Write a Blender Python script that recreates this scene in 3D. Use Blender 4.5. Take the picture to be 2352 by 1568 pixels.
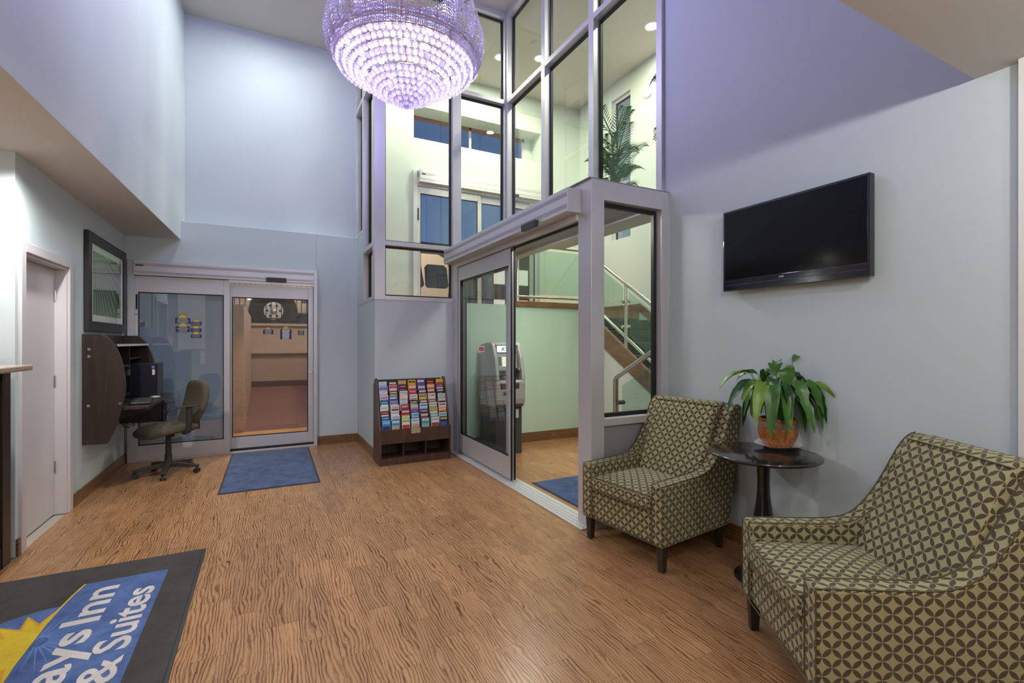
import bpy, bmesh, math, random
from mathutils import Vector, Matrix, Euler
from math import sin, cos, pi, radians, sqrt
random.seed(7)
C = bpy.context.scene.collection
for o in list(bpy.data.objects): bpy.data.objects.remove(o)

# ---------------------------------------------------------------- camera, world, lights, exposure
H = 1.42; YAW = 27.4; FPX = 1093.0
cd = bpy.data.cameras.new('camera'); cam = bpy.data.objects.new('camera', cd); C.objects.link(cam)
cam.location = (0, 0, H); cam.rotation_euler = (radians(90), 0, radians(-YAW))
cd.sensor_width = 36; cd.lens = FPX/2352*36; cd.clip_start = .05; cd.clip_end = 200
sc = bpy.context.scene; sc.camera = cam
sc.view_settings.view_transform = 'Standard'; sc.view_settings.look = 'None'
sc.view_settings.exposure = 0.12; sc.view_settings.gamma = 1; sc.view_settings.use_curve_mapping = False
cy = sc.cycles
cy.max_bounces = 9; cy.diffuse_bounces = 4; cy.glossy_bounces = 4; cy.transmission_bounces = 4; cy.transparent_max_bounces = 24
cy.sample_clamp_indirect = 4; cy.caustics_reflective = False; cy.caustics_refractive = False
cy.use_denoising = True

W = bpy.data.worlds.new('dusk'); sc.world = W; W.use_nodes = True
nt = W.node_tree; nt.nodes.clear()
wo = nt.nodes.new('ShaderNodeOutputWorld'); bg = nt.nodes.new('ShaderNodeBackground')
tc = nt.nodes.new('ShaderNodeTexCoord'); sx = nt.nodes.new('ShaderNodeSeparateXYZ'); rp = nt.nodes.new('ShaderNodeValToRGB')
nt.links.new(tc.outputs['Generated'], sx.inputs[0]); nt.links.new(sx.outputs['Z'], rp.inputs[0])
e = rp.color_ramp.elements
e[0].position = 0; e[0].color = (.30, .22, .26, 1); e[1].position = .6; e[1].color = (.035, .085, .24, 1)
q = rp.color_ramp.elements.new(.13); q.color = (.10, .17, .33, 1)
nt.links.new(rp.outputs[0], bg.inputs[0]); bg.inputs[1].default_value = 1.0
nt.links.new(bg.outputs[0], wo.inputs[0])

def lamp(kind, loc, power, col, size=.1, rot=(0, 0, 0), size_y=None, name='lamp_light', spot=None, spread=None):
    l = bpy.data.lights.new(name, kind); l.energy = power; l.color = col
    if kind == 'AREA':
        l.shape = 'RECTANGLE' if size_y else 'DISK'; l.size = size
        if size_y: l.size_y = size_y
        if spread: l.spread = spread
    else: l.shadow_soft_size = size
    if kind == 'SPOT': l.spot_size = spot or 2.4; l.spot_blend = .6
    o = bpy.data.objects.new(name, l); C.objects.link(o); o.location = loc; o.rotation_euler = rot; return o

CH_ = 5.95
WHT = (1, 1, .95); COOL = (.86, .95, 1.0); PUR = (.48, .44, 1.0); GRN = (1.0, 1.0, .80)
# purple point lamp added above the frame for the chandelier's light on walls
lamp('POINT', (1.03, 3.87, 4.55), 95, PUR, .12)
# atrium ceiling downlights
for x, y, w in ((-.1, 5.2, 14), (0, 6.35, 24)):
    lamp('AREA', (x, y, 5.55), w*.9, (.90, 1, .97), .35)
# left soffit cans and reception ceiling
for x, y, w in ((-1.24, 3.9, 34), (-1.9, 2.4, 13), (-2.3, .6, 16)):
    lamp('SPOT', (x, y, 2.60), w*3.0, WHT, .035, spot=2.9)
# lobby ceiling cans behind and above the camera
for x, y in ((-.4, -.9), (.9, .15), (2.0, .05), (1.2, -1.4)):
    lamp('POINT', (x, y, 2.605), 26, WHT, .04)
# landing: the four recessed downlights seen through the glass, and those over the stairs
for x, y in ((3.329, 6.815), (3.908, 6.554), (4.941, 5.142), (4.05, 4.1), (4.3, 2.6), (2.0, 7.0)):
    lamp('AREA', (x, y, CH_-.03), 35, GRN, .15)
for y in (3.5, 4.7): lamp('AREA', (2.6, y, 2.56), 14, (1, 1, .9), .2)
# street sodium lamps outside, and an added cool lamp to brighten the white board
lamp('AREA', (-.95, 7.30, 2.55), 9, (.85, .93, 1), .15)
lamp('POINT', (.6, 10.2, 4.6), 230, (1, .78, .60), .2)
lamp('POINT', (3.6, 12.2, 5.2), 330, (1, .76, .52), .2)
lamp('SPOT', (.1, 8.0, 2.3), 40, (1, .55, .16), .05, spot=1.6)

# ---------------------------------------------------------------- node helpers / materials
def mat(name, col=(.5, .5, .5), rough=.6, metal=0, spec=.5, bump=0, bscale=40, var=0, vscale=4, emit=None, estr=0, coat=0):
    m = bpy.data.materials.new(name); m.use_nodes = True; n = m.node_tree.nodes; L = m.node_tree.links
    b = n['Principled BSDF']
    b.inputs['Base Color'].default_value = (*col, 1); b.inputs['Roughness'].default_value = rough
    b.inputs['Metallic'].default_value = metal; b.inputs['Specular IOR Level'].default_value = spec
    if coat: b.inputs['Coat Weight'].default_value = coat; b.inputs['Coat Roughness'].default_value = .08
    t = n.new('ShaderNodeTexCoord')
    if var:
        z = n.new('ShaderNodeTexNoise'); z.inputs['Scale'].default_value = vscale; z.inputs['Detail'].default_value = 5
        L.new(t.outputs['Object'], z.inputs['Vector'])
        r = n.new('ShaderNodeMapRange'); r.inputs[3].default_value = 1-var; r.inputs[4].default_value = 1+var
        L.new(z.outputs['Fac'], r.inputs[0])
        v = n.new('ShaderNodeVectorMath'); v.operation = 'SCALE'; v.inputs[0].default_value = col
        L.new(r.outputs[0], v.inputs['Scale']); L.new(v.outputs[0], b.inputs['Base Color'])
    if bump:
        z = n.new('ShaderNodeTexNoise'); z.inputs['Scale'].default_value = bscale; z.inputs['Detail'].default_value = 3
        L.new(t.outputs['Object'], z.inputs['Vector'])
        bp = n.new('ShaderNodeBump'); bp.inputs['Strength'].default_value = bump; bp.inputs['Distance'].default_value = .002
        L.new(z.outputs['Fac'], bp.inputs['Height']); L.new(bp.outputs[0], b.inputs['Normal'])
    if emit:
        b.inputs['Emission Color'].default_value = (*emit, 1); b.inputs['Emission Strength'].default_value = estr
    return m

def glassmat(name, tint=(.93, .97, .95), refl=1.0, rough=0.0, body=0.0, bodycol=(.5, .6, .7)):
    m = bpy.data.materials.new(name); m.use_nodes = True; n = m.node_tree.nodes; L = m.node_tree.links; n.clear()
    out = n.new('ShaderNodeOutputMaterial'); tr = n.new('ShaderNodeBsdfTransparent'); gl = n.new('ShaderNodeBsdfGlossy')
    tr.inputs[0].default_value = (*tint, 1); gl.inputs['Roughness'].default_value = rough
    lw = n.new('ShaderNodeLayerWeight'); lw.inputs[0].default_value = .5      # Schlick reflectance, same from either side
    pw = n.new('ShaderNodeMath'); pw.operation = 'POWER'; pw.inputs[1].default_value = 5; L.new(lw.outputs['Facing'], pw.inputs[0])
    sc_ = n.new('ShaderNodeMath'); sc_.operation = 'MULTIPLY_ADD'; sc_.inputs[1].default_value = .90; sc_.inputs[2].default_value = .07; L.new(pw.outputs[0], sc_.inputs[0])
    mu = n.new('ShaderNodeMath'); mu.operation = 'MULTIPLY'; mu.inputs[1].default_value = refl; mu.use_clamp = True
    L.new(sc_.outputs[0], mu.inputs[0]); mx = n.new('ShaderNodeMixShader'); L.new(mu.outputs[0], mx.inputs[0])
    src = tr.outputs[0]
    if body:
        d = n.new('ShaderNodeBsdfDiffuse'); d.inputs[0].default_value = (*bodycol, 1)
        m2 = n.new('ShaderNodeMixShader'); m2.inputs[0].default_value = body
        L.new(tr.outputs[0], m2.inputs[1]); L.new(d.outputs[0], m2.inputs[2]); src = m2.outputs[0]
    L.new(src, mx.inputs[1]); L.new(gl.outputs[0], mx.inputs[2]); L.new(mx.outputs[0], out.inputs[0]); return m

class NB:                                       # tiny node builder
    def __init__(s, name):
        s.m = bpy.data.materials.new(name); s.m.use_nodes = True; s.n = s.m.node_tree.nodes; s.l = s.m.node_tree.links
        s.b = s.n['Principled BSDF']
    def add(s, t, **k):
        x = s.n.new(t)
        for a, v in k.items(): setattr(x, a, v)
        return x
    def put(s, sock, v):
        if hasattr(v, 'links') or hasattr(v, 'is_linked'): s.l.new(v, sock)
        else: sock.default_value = v
    def math(s, op, a, b=0, c=None, clamp=False):
        x = s.add('ShaderNodeMath', operation=op, use_clamp=clamp); s.put(x.inputs[0], a); s.put(x.inputs[1], b)
        if c is not None: s.put(x.inputs[2], c)
        return x.outputs[0]
    def xyz(s, a=0, b=0, c=0):
        x = s.add('ShaderNodeCombineXYZ'); s.put(x.inputs[0], a); s.put(x.inputs[1], b); s.put(x.inputs[2], c); return x.outputs[0]
    def sep(s, v):
        x = s.add('ShaderNodeSeparateXYZ'); s.l.new(v, x.inputs[0]); return x.outputs
    def noise(s, v, sc=5, det=4, rough=.5, dist=0):
        x = s.add('ShaderNodeTexNoise'); s.l.new(v, x.inputs['Vector']); x.inputs['Scale'].default_value = sc
        x.inputs['Detail'].default_value = det; x.inputs['Roughness'].default_value = rough; x.inputs['Distortion'].default_value = dist
        return x.outputs['Fac']
    def ramp(s, f, stops):
        x = s.add('ShaderNodeValToRGB'); s.l.new(f, x.inputs[0]); el = x.color_ramp.elements
        el[0].position = stops[0][0]; el[0].color = (*stops[0][1], 1); el[1].position = stops[-1][0]; el[1].color = (*stops[-1][1], 1)
        for p, c in stops[1:-1]: z = el.new(p); z.color = (*c, 1)
        return x.outputs[0]
    def mix(s, f, a, b, mode='MIX'):
        x = s.add('ShaderNodeMix', data_type='RGBA', blend_type=mode); s.put(x.inputs[0], f)
        s.put(x.inputs[6], a if not isinstance(a, tuple) else (*a, 1)); s.put(x.inputs[7], b if not isinstance(b, tuple) else (*b, 1)); return x.outputs[2]

PW, PL = .152, .53                              # floor plank size
def plank_off(c): return (c*.377 % 1)*PL
def floor_material(name, along='Y', board=False):
    N = NB(name); g = N.add('ShaderNodeNewGeometry') if not board else None
    tcx = N.add('ShaderNodeTexCoord')
    X, Y, Z = N.sep(g.outputs['Position'] if g else tcx.outputs['Object'])
    if board: X, Y = (Z, N.math('ADD', X, Y))
    col = N.math('FLOOR', N.math('DIVIDE', X, PW))
    off = N.math('MULTIPLY', N.math('FRACT', N.math('MULTIPLY', col, .377)), PL)
    row = N.math('FLOOR', N.math('DIVIDE', N.math('ADD', Y, off), PL))
    wn = N.add('ShaderNodeTexWhiteNoise', noise_dimensions='2D'); N.l.new(N.xyz(col, row, 0), wn.inputs['Vector'])
    r = wn.outputs['Value']
    px = N.math('ADD', X, N.math('MULTIPLY', r, 3.7)); py = N.math('ADD', Y, N.math('MULTIPLY', r, 9.1))
    wob = N.noise(N.xyz(N.math('MULTIPLY', px, 9), N.math('MULTIPLY', py, 1.9), r), 1.0, 3, .5)
    wob2 = N.noise(N.xyz(N.math('MULTIPLY', px, 30), N.math('MULTIPLY', py, 13), r), 1.0, 2, .6)
    F = N.math('ADD', N.math('MULTIPLY', px, 62), N.math('ADD', N.math('MULTIPLY', wob, 6.5), N.math('MULTIPLY', wob2, .55)))
    saw = N.math('FRACT', N.math('ADD', F, 200)); d_ = N.math('SUBTRACT', 1, N.math('ABSOLUTE', N.math('MULTIPLY_ADD', saw, 2, -1)))
    saw2 = N.math('FRACT', N.math('MULTIPLY_ADD', F, 2.7, 300)); d2 = N.math('SUBTRACT', 1, N.math('ABSOLUTE', N.math('MULTIPLY_ADD', saw2, 2, -1)))
    line = N.math('ADD', N.math('POWER', d_, 2.2), N.math('MULTIPLY', N.math('POWER', d2, 2), .38))
    mod = N.noise(N.xyz(N.math('MULTIPLY', px, 22), N.math('MULTIPLY', py, 4), N.math('MULTIPLY', r, 5)), 1.0, 3, .6)
    fine = N.noise(N.xyz(N.math('MULTIPLY', px, 330), N.math('MULTIPLY', py, 9), 0), 1.0, 2, .5)
    knot = N.noise(N.xyz(N.math('MULTIPLY', px, 14), N.math('MULTIPLY', py, 8), 0), 1.6, 5, .7, 1.2)
    gsum = N.math('SUBTRACT', N.math('ADD', .92, N.math('MULTIPLY', N.math('SUBTRACT', fine, .5), .30)), N.math('MULTIPLY', line, N.math('MULTIPLY_ADD', mod, 1.5, -.22)), clamp=True)
    c = N.ramp(gsum, [(.12, (.085, .032, .015)), (.35, (.175, .072, .032)), (.58, (.31, .145, .062)), (.78, (.41, .215, .095)), (1.0, (.52, .30, .145))])
    c = N.mix(N.math('MULTIPLY', N.math('GREATER_THAN', knot, .61), .4), c, (.17, .08, .05))
    br = N.math('MULTIPLY', N.math('ADD', .89, N.math('MULTIPLY', r, .22)), .55 if board else 1)
    vm = N.add('ShaderNodeVectorMath', operation='SCALE'); N.l.new(c, vm.inputs[0]); N.l.new(br, vm.inputs['Scale'])
    N.l.new(vm.outputs[0], N.b.inputs['Base Color'])
    N.b.inputs['Roughness'].default_value = .28; N.b.inputs['Specular IOR Level'].default_value = .45
    bp = N.add('ShaderNodeBump'); bp.inputs['Strength'].default_value = .18; bp.inputs['Distance'].default_value = .001
    N.l.new(gsum, bp.inputs['Height']); N.l.new(bp.outputs[0], N.b.inputs['Normal'])
    return N.m

def leaf_fabric(name):
    N = NB(name); u = N.add('ShaderNodeUVMap'); x, y, _ = N.sep(u.outputs[0]); s = .047
    a = N.math('DIVIDE', N.math('ADD', x, y), s*sqrt(2)); b = N.math('DIVIDE', N.math('SUBTRACT', y, x), s*sqrt(2))
    def cell(v): return N.math('ABSOLUTE', N.math('SUBTRACT', N.math('FRACT', N.math('ADD', v, 100.5)), .5))
    p, r = cell(a), cell(b)
    def d(px, py):
        ex = N.math('SUBTRACT', p, px); ey = N.math('SUBTRACT', r, py)
        return N.math('SQRT', N.math('ADD', N.math('MULTIPLY', ex, ex), N.math('MULTIPLY', ey, ey)))
    m = N.math('MINIMUM', d(1, 0), d(0, 1))
    f = N.math('MULTIPLY', N.math('SUBTRACT', .700, m), 60, clamp=True)
    tcx = N.add('ShaderNodeTexCoord')
    nz = N.noise(N.xyz(N.math('MULTIPLY', x, 60), N.math('MULTIPLY', y, 500), 0), 1, 3)
    dirt = N.noise(tcx.outputs['Object'], 3.2, 4)
    base = N.mix(nz, (.29, .265, .125), (.48, .435, .24))
    dark = N.mix(N.noise(N.xyz(N.math('MULTIPLY', x, 700), N.math('MULTIPLY', y, 700), 0), 1, 1), (.042, .030, .014), (.085, .062, .034))
    c = N.mix(f, base, dark); c = N.mix(N.math('MULTIPLY', dirt, .25), c, (.17, .14, .10))
    N.l.new(c, N.b.inputs['Base Color']); N.b.inputs['Roughness'].default_value = .85
    N.b.inputs['Sheen Weight'].default_value = .15; N.b.inputs['Specular IOR Level'].default_value = .2
    bp = N.add('ShaderNodeBump'); bp.inputs['Strength'].default_value = .25; bp.inputs['Distance'].default_value = .001
    N.l.new(N.noise(N.xyz(N.math('MULTIPLY', x, 900), N.math('MULTIPLY', y, 900), 0), 1, 2), bp.inputs['Height']); N.l.new(bp.outputs[0], N.b.inputs['Normal'])
    return N.m

def carpet(name, lo, hi, scale=200, blotch=7):
    N = NB(name); g = N.add('ShaderNodeTexCoord'); P = g.outputs['Object']
    a = N.noise(P, scale, 2, .7); b = N.noise(P, blotch, 5, .65)
    f = N.math('ADD', N.math('MULTIPLY', a, .55), N.math('MULTIPLY', b, .6))
    N.l.new(N.ramp(f, [(.38, lo), (.78, hi)]), N.b.inputs['Base Color']); N.b.inputs['Roughness'].default_value = 1
    N.b.inputs['Specular IOR Level'].default_value = .05; N.b.inputs['Sheen Weight'].default_value = .2
    bp = N.add('ShaderNodeBump'); bp.inputs['Strength'].default_value = .8; bp.inputs['Distance'].default_value = .003
    N.l.new(a, bp.inputs['Height']); N.l.new(bp.outputs[0], N.b.inputs['Normal']); return N.m

def darkwood(name, c1, c2, rough=.3, axis=2, s=26):
    N = NB(name); g = N.add('ShaderNodeTexCoord'); X, Y, Z = N.sep(g.outputs['Object'])
    k = [s, s, s]; k[axis] = s*.06
    v = N.xyz(N.math('MULTIPLY', X, k[0]), N.math('MULTIPLY', Y, k[1]), N.math('MULTIPLY', Z, k[2]))
    N.l.new(N.ramp(N.noise(v, 1, 4, .6), [(.3, c1), (.7, c2)]), N.b.inputs['Base Color']); N.b.inputs['Roughness'].default_value = rough
    return N.m

def granite(name):
    N = NB(name); g = N.add('ShaderNodeTexCoord')
    N.l.new(N.ramp(N.noise(g.outputs['Object'], 170, 3, .7), [(.35, (.10, .06, .045)), (.5, (.42, .30, .22)), (.68, (.72, .60, .48))]), N.b.inputs['Base Color'])
    N.b.inputs['Roughness'].default_value = .2; return N.m

M = {}
M['wall'] = mat('wall_paint', (.575, .645, .675), .55, bump=.05, bscale=90, var=.02, vscale=1.5)
M['wallup'] = mat('upper_wall_paint', (.585, .63, .68), .6, bump=.05, bscale=90, var=.02, vscale=1.2)
M['mintg'] = mat('deep_mint_wall_paint', (.52, .68, .55), .6, var=.02)
M['white'] = mat('white_paint', (.76, .75, .74), .6, var=.015)
M['ceil'] = mat('ceiling_paint', (.60, .56, .50), .8, var=.02)
M['soffit'] = mat('soffit_paint', (.68, .65, .62), .75, var=.02)
M['mint'] = mat('mint_wall_paint', (.64, .70, .62), .6, bump=.04, bscale=90, var=.02)
M['trimw'] = mat('door_trim_paint', (.62, .58, .60), .4)
M['alu'] = mat('brushed_aluminium', (.65, .63, .66), .38, metal=.38, var=.03, vscale=8)
M['alul'] = mat('light_aluminium', (.74, .73, .72), .35, metal=.4)
M['alup'] = mat('aluminium_panel', (.33, .325, .36), .5, metal=.3)
M['black'] = mat('black_rubber', (.008, .008, .009), .5)
M['plast'] = mat('black_plastic', (.018, .018, .02), .3)
M['frameb'] = mat('black_frame_wood', (.014, .012, .013), .45)
M['dgrey'] = mat('dark_grey_plastic', (.045, .045, .048), .5)
M['screen'] = mat('screen_glass', (.002, .002, .003), .12, spec=.3)
M['steel'] = mat('polished_steel', (.72, .70, .64), .16, metal=1)
M['chrome'] = mat('chrome_steel', (.8, .8, .8), .1, metal=1)
M['gold'] = mat('gold_wire', (.55, .32, .16), .3, metal=.9)
M['glass'] = glassmat('clear_pane_glass')
M['glassd'] = glassmat('door_pane_glass', (.94, .97, .96), 1.25)
M['glassg'] = glassmat('green_edge_glass', (.78, .90, .84), 1.0)
M['glassb'] = glassmat('blue_reflecting_glass', (.80, .88, .94), 2.2, .02, .36, (.50, .62, .76))  # blue diffuse body paints in the bluish reflection of the entrance leaf
M['floor'] = floor_material('zebra_wood_planks'); M['board'] = floor_material('wood_baseboard', board=True)
M['sub'] = mat('plank_joint', (.42, .36, .30), .8)
M['fabric'] = leaf_fabric('petal_print_upholstery')
M['pipe'] = mat('seam_piping', (.10, .080, .038), .9)
M['legw'] = mat('dark_leg_wood', (.030, .022, .018), .35, var=.3, vscale=30)
M['espresso'] = darkwood('espresso_laminate', (.020, .012, .010), (.045, .027, .020), .35)
M['rackw'] = darkwood('rack_brown_wood', (.045, .020, .014), (.11, .055, .038), .4)
M['tablew'] = mat('table_lacquer', (.016, .011, .012), .16, spec=.6, coat=.4)
M['granite'] = granite('granite_top')
M['matb'] = carpet('blue_mat_pile', (.008, .017, .055), (.095, .155, .32))
M['matlb'] = carpet('logo_blue_pile', (.015, .035, .13), (.13, .23, .52), 300, 9)
M['matk'] = carpet('charcoal_mat_pile', (.018, .015, .015), (.075, .065, .062), 300, 5)
M['matw'] = carpet('white_mat_pile', (.50, .44, .42), (.92, .84, .80), 420, 9)
M['maty'] = carpet('yellow_mat_pile', (.62, .40, .01), (.88, .66, .03), 420, 9)
M['mato'] = carpet('orange_mat_pile', (.62, .26, .005), (.85, .42, .02), 420, 9)
M['matl'] = carpet('light_blue_mat_pile', (.06, .13, .42), (.20, .34, .66), 420, 9)
M['rubber'] = mat('mat_rubber_edge', (.035, .033, .033), .7)
M['leafg'] = mat('lily_leaf', (.045, .14, .018), .32, var=.5, vscale=14)
M['leafl'] = mat('lily_leaf_light', (.15, .27, .03), .35, var=.4, vscale=14)
M['leafd'] = mat('lily_leaf_dark', (.022, .075, .022), .3, var=.4, vscale=14)
M['palm'] = mat('palm_leaf', (.07, .22, .05), .5, var=.4, vscale=9)
M['palms'] = mat('palm_stem', (.16, .33, .08), .5, var=.2)
M['dry'] = mat('dried_leaf', (.14, .085, .045), .7, var=.3)
M['soil'] = mat('potting_soil', (.03, .02, .014), 1, bump=.8, bscale=60)
M['china'] = mat('white_china', (.80, .78, .78), .12)
M['ceramic'] = darkwood('amber_glaze', (.22, .06, .012), (.52, .20, .05), .12, 2, 90)
M['rope'] = darkwood('woven_band', (.12, .075, .045), (.42, .30, .20), .8, 0, 160)
M['ofab'] = mat('olive_chair_fabric', (.105, .085, .060), .95, bump=.3, bscale=400, var=.1)
M['opl'] = mat('chair_plastic', (.035, .031, .030), .5)
M['atmg'] = mat('silver_grey_plastic', (.42, .42, .41), .42, metal=.2)
M['atmd'] = mat('charcoal_steel', (.055, .055, .058), .45)
M['paper'] = mat('white_paper', (.78, .78, .76), .7)
M['sign'] = mat('lit_sign_face', (.9, .9, .75), .5, emit=(1, .96, .78), estr=1.6)
M['lcd'] = mat('machine_display', (.5, .5, .42), .3, emit=(1, .9, .7), estr=.8)
M['stucco'] = mat('stucco', (.50, .38, .30), .95, bump=.9, bscale=50, var=.18, vscale=22)
M['pave'] = mat('dark_pavement', (.20, .10, .09), .7, var=.15, vscale=6)
M['paveo'] = mat('lamplight_paving', (.62, .34, .12), .5, var=.1)  # orange lamp light on the ground is put into this paving colour
M['asphalt'] = mat('asphalt', (.10, .09, .09), .9, var=.2)
M['maroon'] = mat('maroon_paint', (.10, .03, .035), .6)
M['iron'] = mat('black_iron', (.02, .018, .018), .5)
M['vanw'] = mat('cream_van_paint', (.66, .56, .44), .3, coat=.3)
M['vang'] = mat('van_window', (.015, .018, .03), .1)
M['tyre'] = mat('tyre_rubber', (.02, .018, .017), .8, bump=.3)
M['navy'] = mat('navy_sticker', (.022, .028, .13), .5)
M['yel'] = mat('yellow_sticker', (.75, .58, .10), .5)
M['red'] = mat('red_sticker', (.62, .03, .04), .5)
M['lamp'] = mat('lamp_lens', (1, 1, 1), .5, emit=(1, .98, .9), estr=7)
M['house1'] = mat('brick_facade', (.30, .13, .09), .9, var=.25, vscale=3)
M['house2'] = mat('plaster_facade', (.30, .22, .24), .9, var=.2, vscale=1)
M['stairc'] = None
N = NB('stair_carpet'); g = N.add('ShaderNodeTexCoord'); w = N.add('ShaderNodeTexNoise'); w.inputs['Scale'].default_value = 5; w.inputs['Distortion'].default_value = 2.2
N.l.new(g.outputs['Object'], w.inputs['Vector'])
f = N.math('LESS_THAN', N.math('ABSOLUTE', N.math('SUBTRACT', w.outputs['Fac'], .5)), .016)
N.l.new(N.mix(f, (.012, .032, .026), (.14, .14, .035)), N.b.inputs['Base Color']); N.b.inputs['Roughness'].default_value = 1; M['stairc'] = N.m
# crystal ball: milky-bright seen square on, clear and glinting toward the rim; its far inner side lets light straight through
m = bpy.data.materials.new('crystal'); m.use_nodes = True; n = m.node_tree.nodes; L = m.node_tree.links; n.clear()
out = n.new('ShaderNodeOutputMaterial'); g = n.new('ShaderNodeNewGeometry'); lw = n.new('ShaderNodeLayerWeight'); lw.inputs[0].default_value = .5
tl = n.new('ShaderNodeBsdfTranslucent'); tl.inputs[0].default_value = (.90, .82, 1, 1)
tr = n.new('ShaderNodeBsdfTransparent'); tr.inputs[0].default_value = (.80, .76, 1, 1)
gs = n.new('ShaderNodeBsdfGlossy'); gs.inputs[0].default_value = (.9, .88, 1, 1); gs.inputs['Roughness'].default_value = .05
t0 = n.new('ShaderNodeBsdfTransparent')
pw = n.new('ShaderNodeMath'); pw.operation = 'POWER'; pw.inputs[1].default_value = 1.6; L.new(lw.outputs['Facing'], pw.inputs[0])
rim = n.new('ShaderNodeMixShader'); rim.inputs[0].default_value = .45; L.new(tr.outputs[0], rim.inputs[1]); L.new(gs.outputs[0], rim.inputs[2])
mx = n.new('ShaderNodeMixShader'); L.new(pw.outputs[0], mx.inputs[0]); L.new(tl.outputs[0], mx.inputs[1]); L.new(rim.outputs[0], mx.inputs[2])
mb = n.new('ShaderNodeMixShader'); L.new(g.outputs['Backfacing'], mb.inputs[0]); L.new(mx.outputs[0], mb.inputs[1]); L.new(t0.outputs[0], mb.inputs[2])
L.new(mb.outputs[0], out.inputs[0]); M['crystal'] = m
m = bpy.data.materials.new('small_crystal'); m.use_nodes = True; n = m.node_tree.nodes; L = m.node_tree.links; b = n['Principled BSDF']
b.inputs['Base Color'].default_value = (1, .97, 1, 1); b.inputs['Roughness'].default_value = .08; b.inputs['Metallic'].default_value = .35; b.inputs['Specular IOR Level'].default_value = 1
tr = n.new('ShaderNodeBsdfTransparent'); tr.inputs[0].default_value = (.85, .8, 1, 1); mx = n.new('ShaderNodeMixShader'); mx.inputs[0].default_value = .35
L.new(b.outputs[0], mx.inputs[1]); L.new(tr.outputs[0], mx.inputs[2]); L.new(mx.outputs[0], n['Material Output'].inputs[0]); M['bead'] = m
M['led'] = mat('led_bulb', (1, 1, 1), .5, emit=(.62, .55, 1.0), estr=8.5)
M['ledr'] = mat('red_led', (1, .2, .2), .5, emit=(1, .06, .10), estr=7)

def colmat(c, rough=.45, _c={}):
    k = tuple(round(v, 3) for v in c)
    if k not in _c: _c[k] = mat('print_ink_%d' % len(_c), k, rough)
    return _c[k]

# ---------------------------------------------------------------- mesh builder
def wm(o):
    m = o.matrix_basis.copy()
    return wm(o.parent) @ m if o.parent else m

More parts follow.
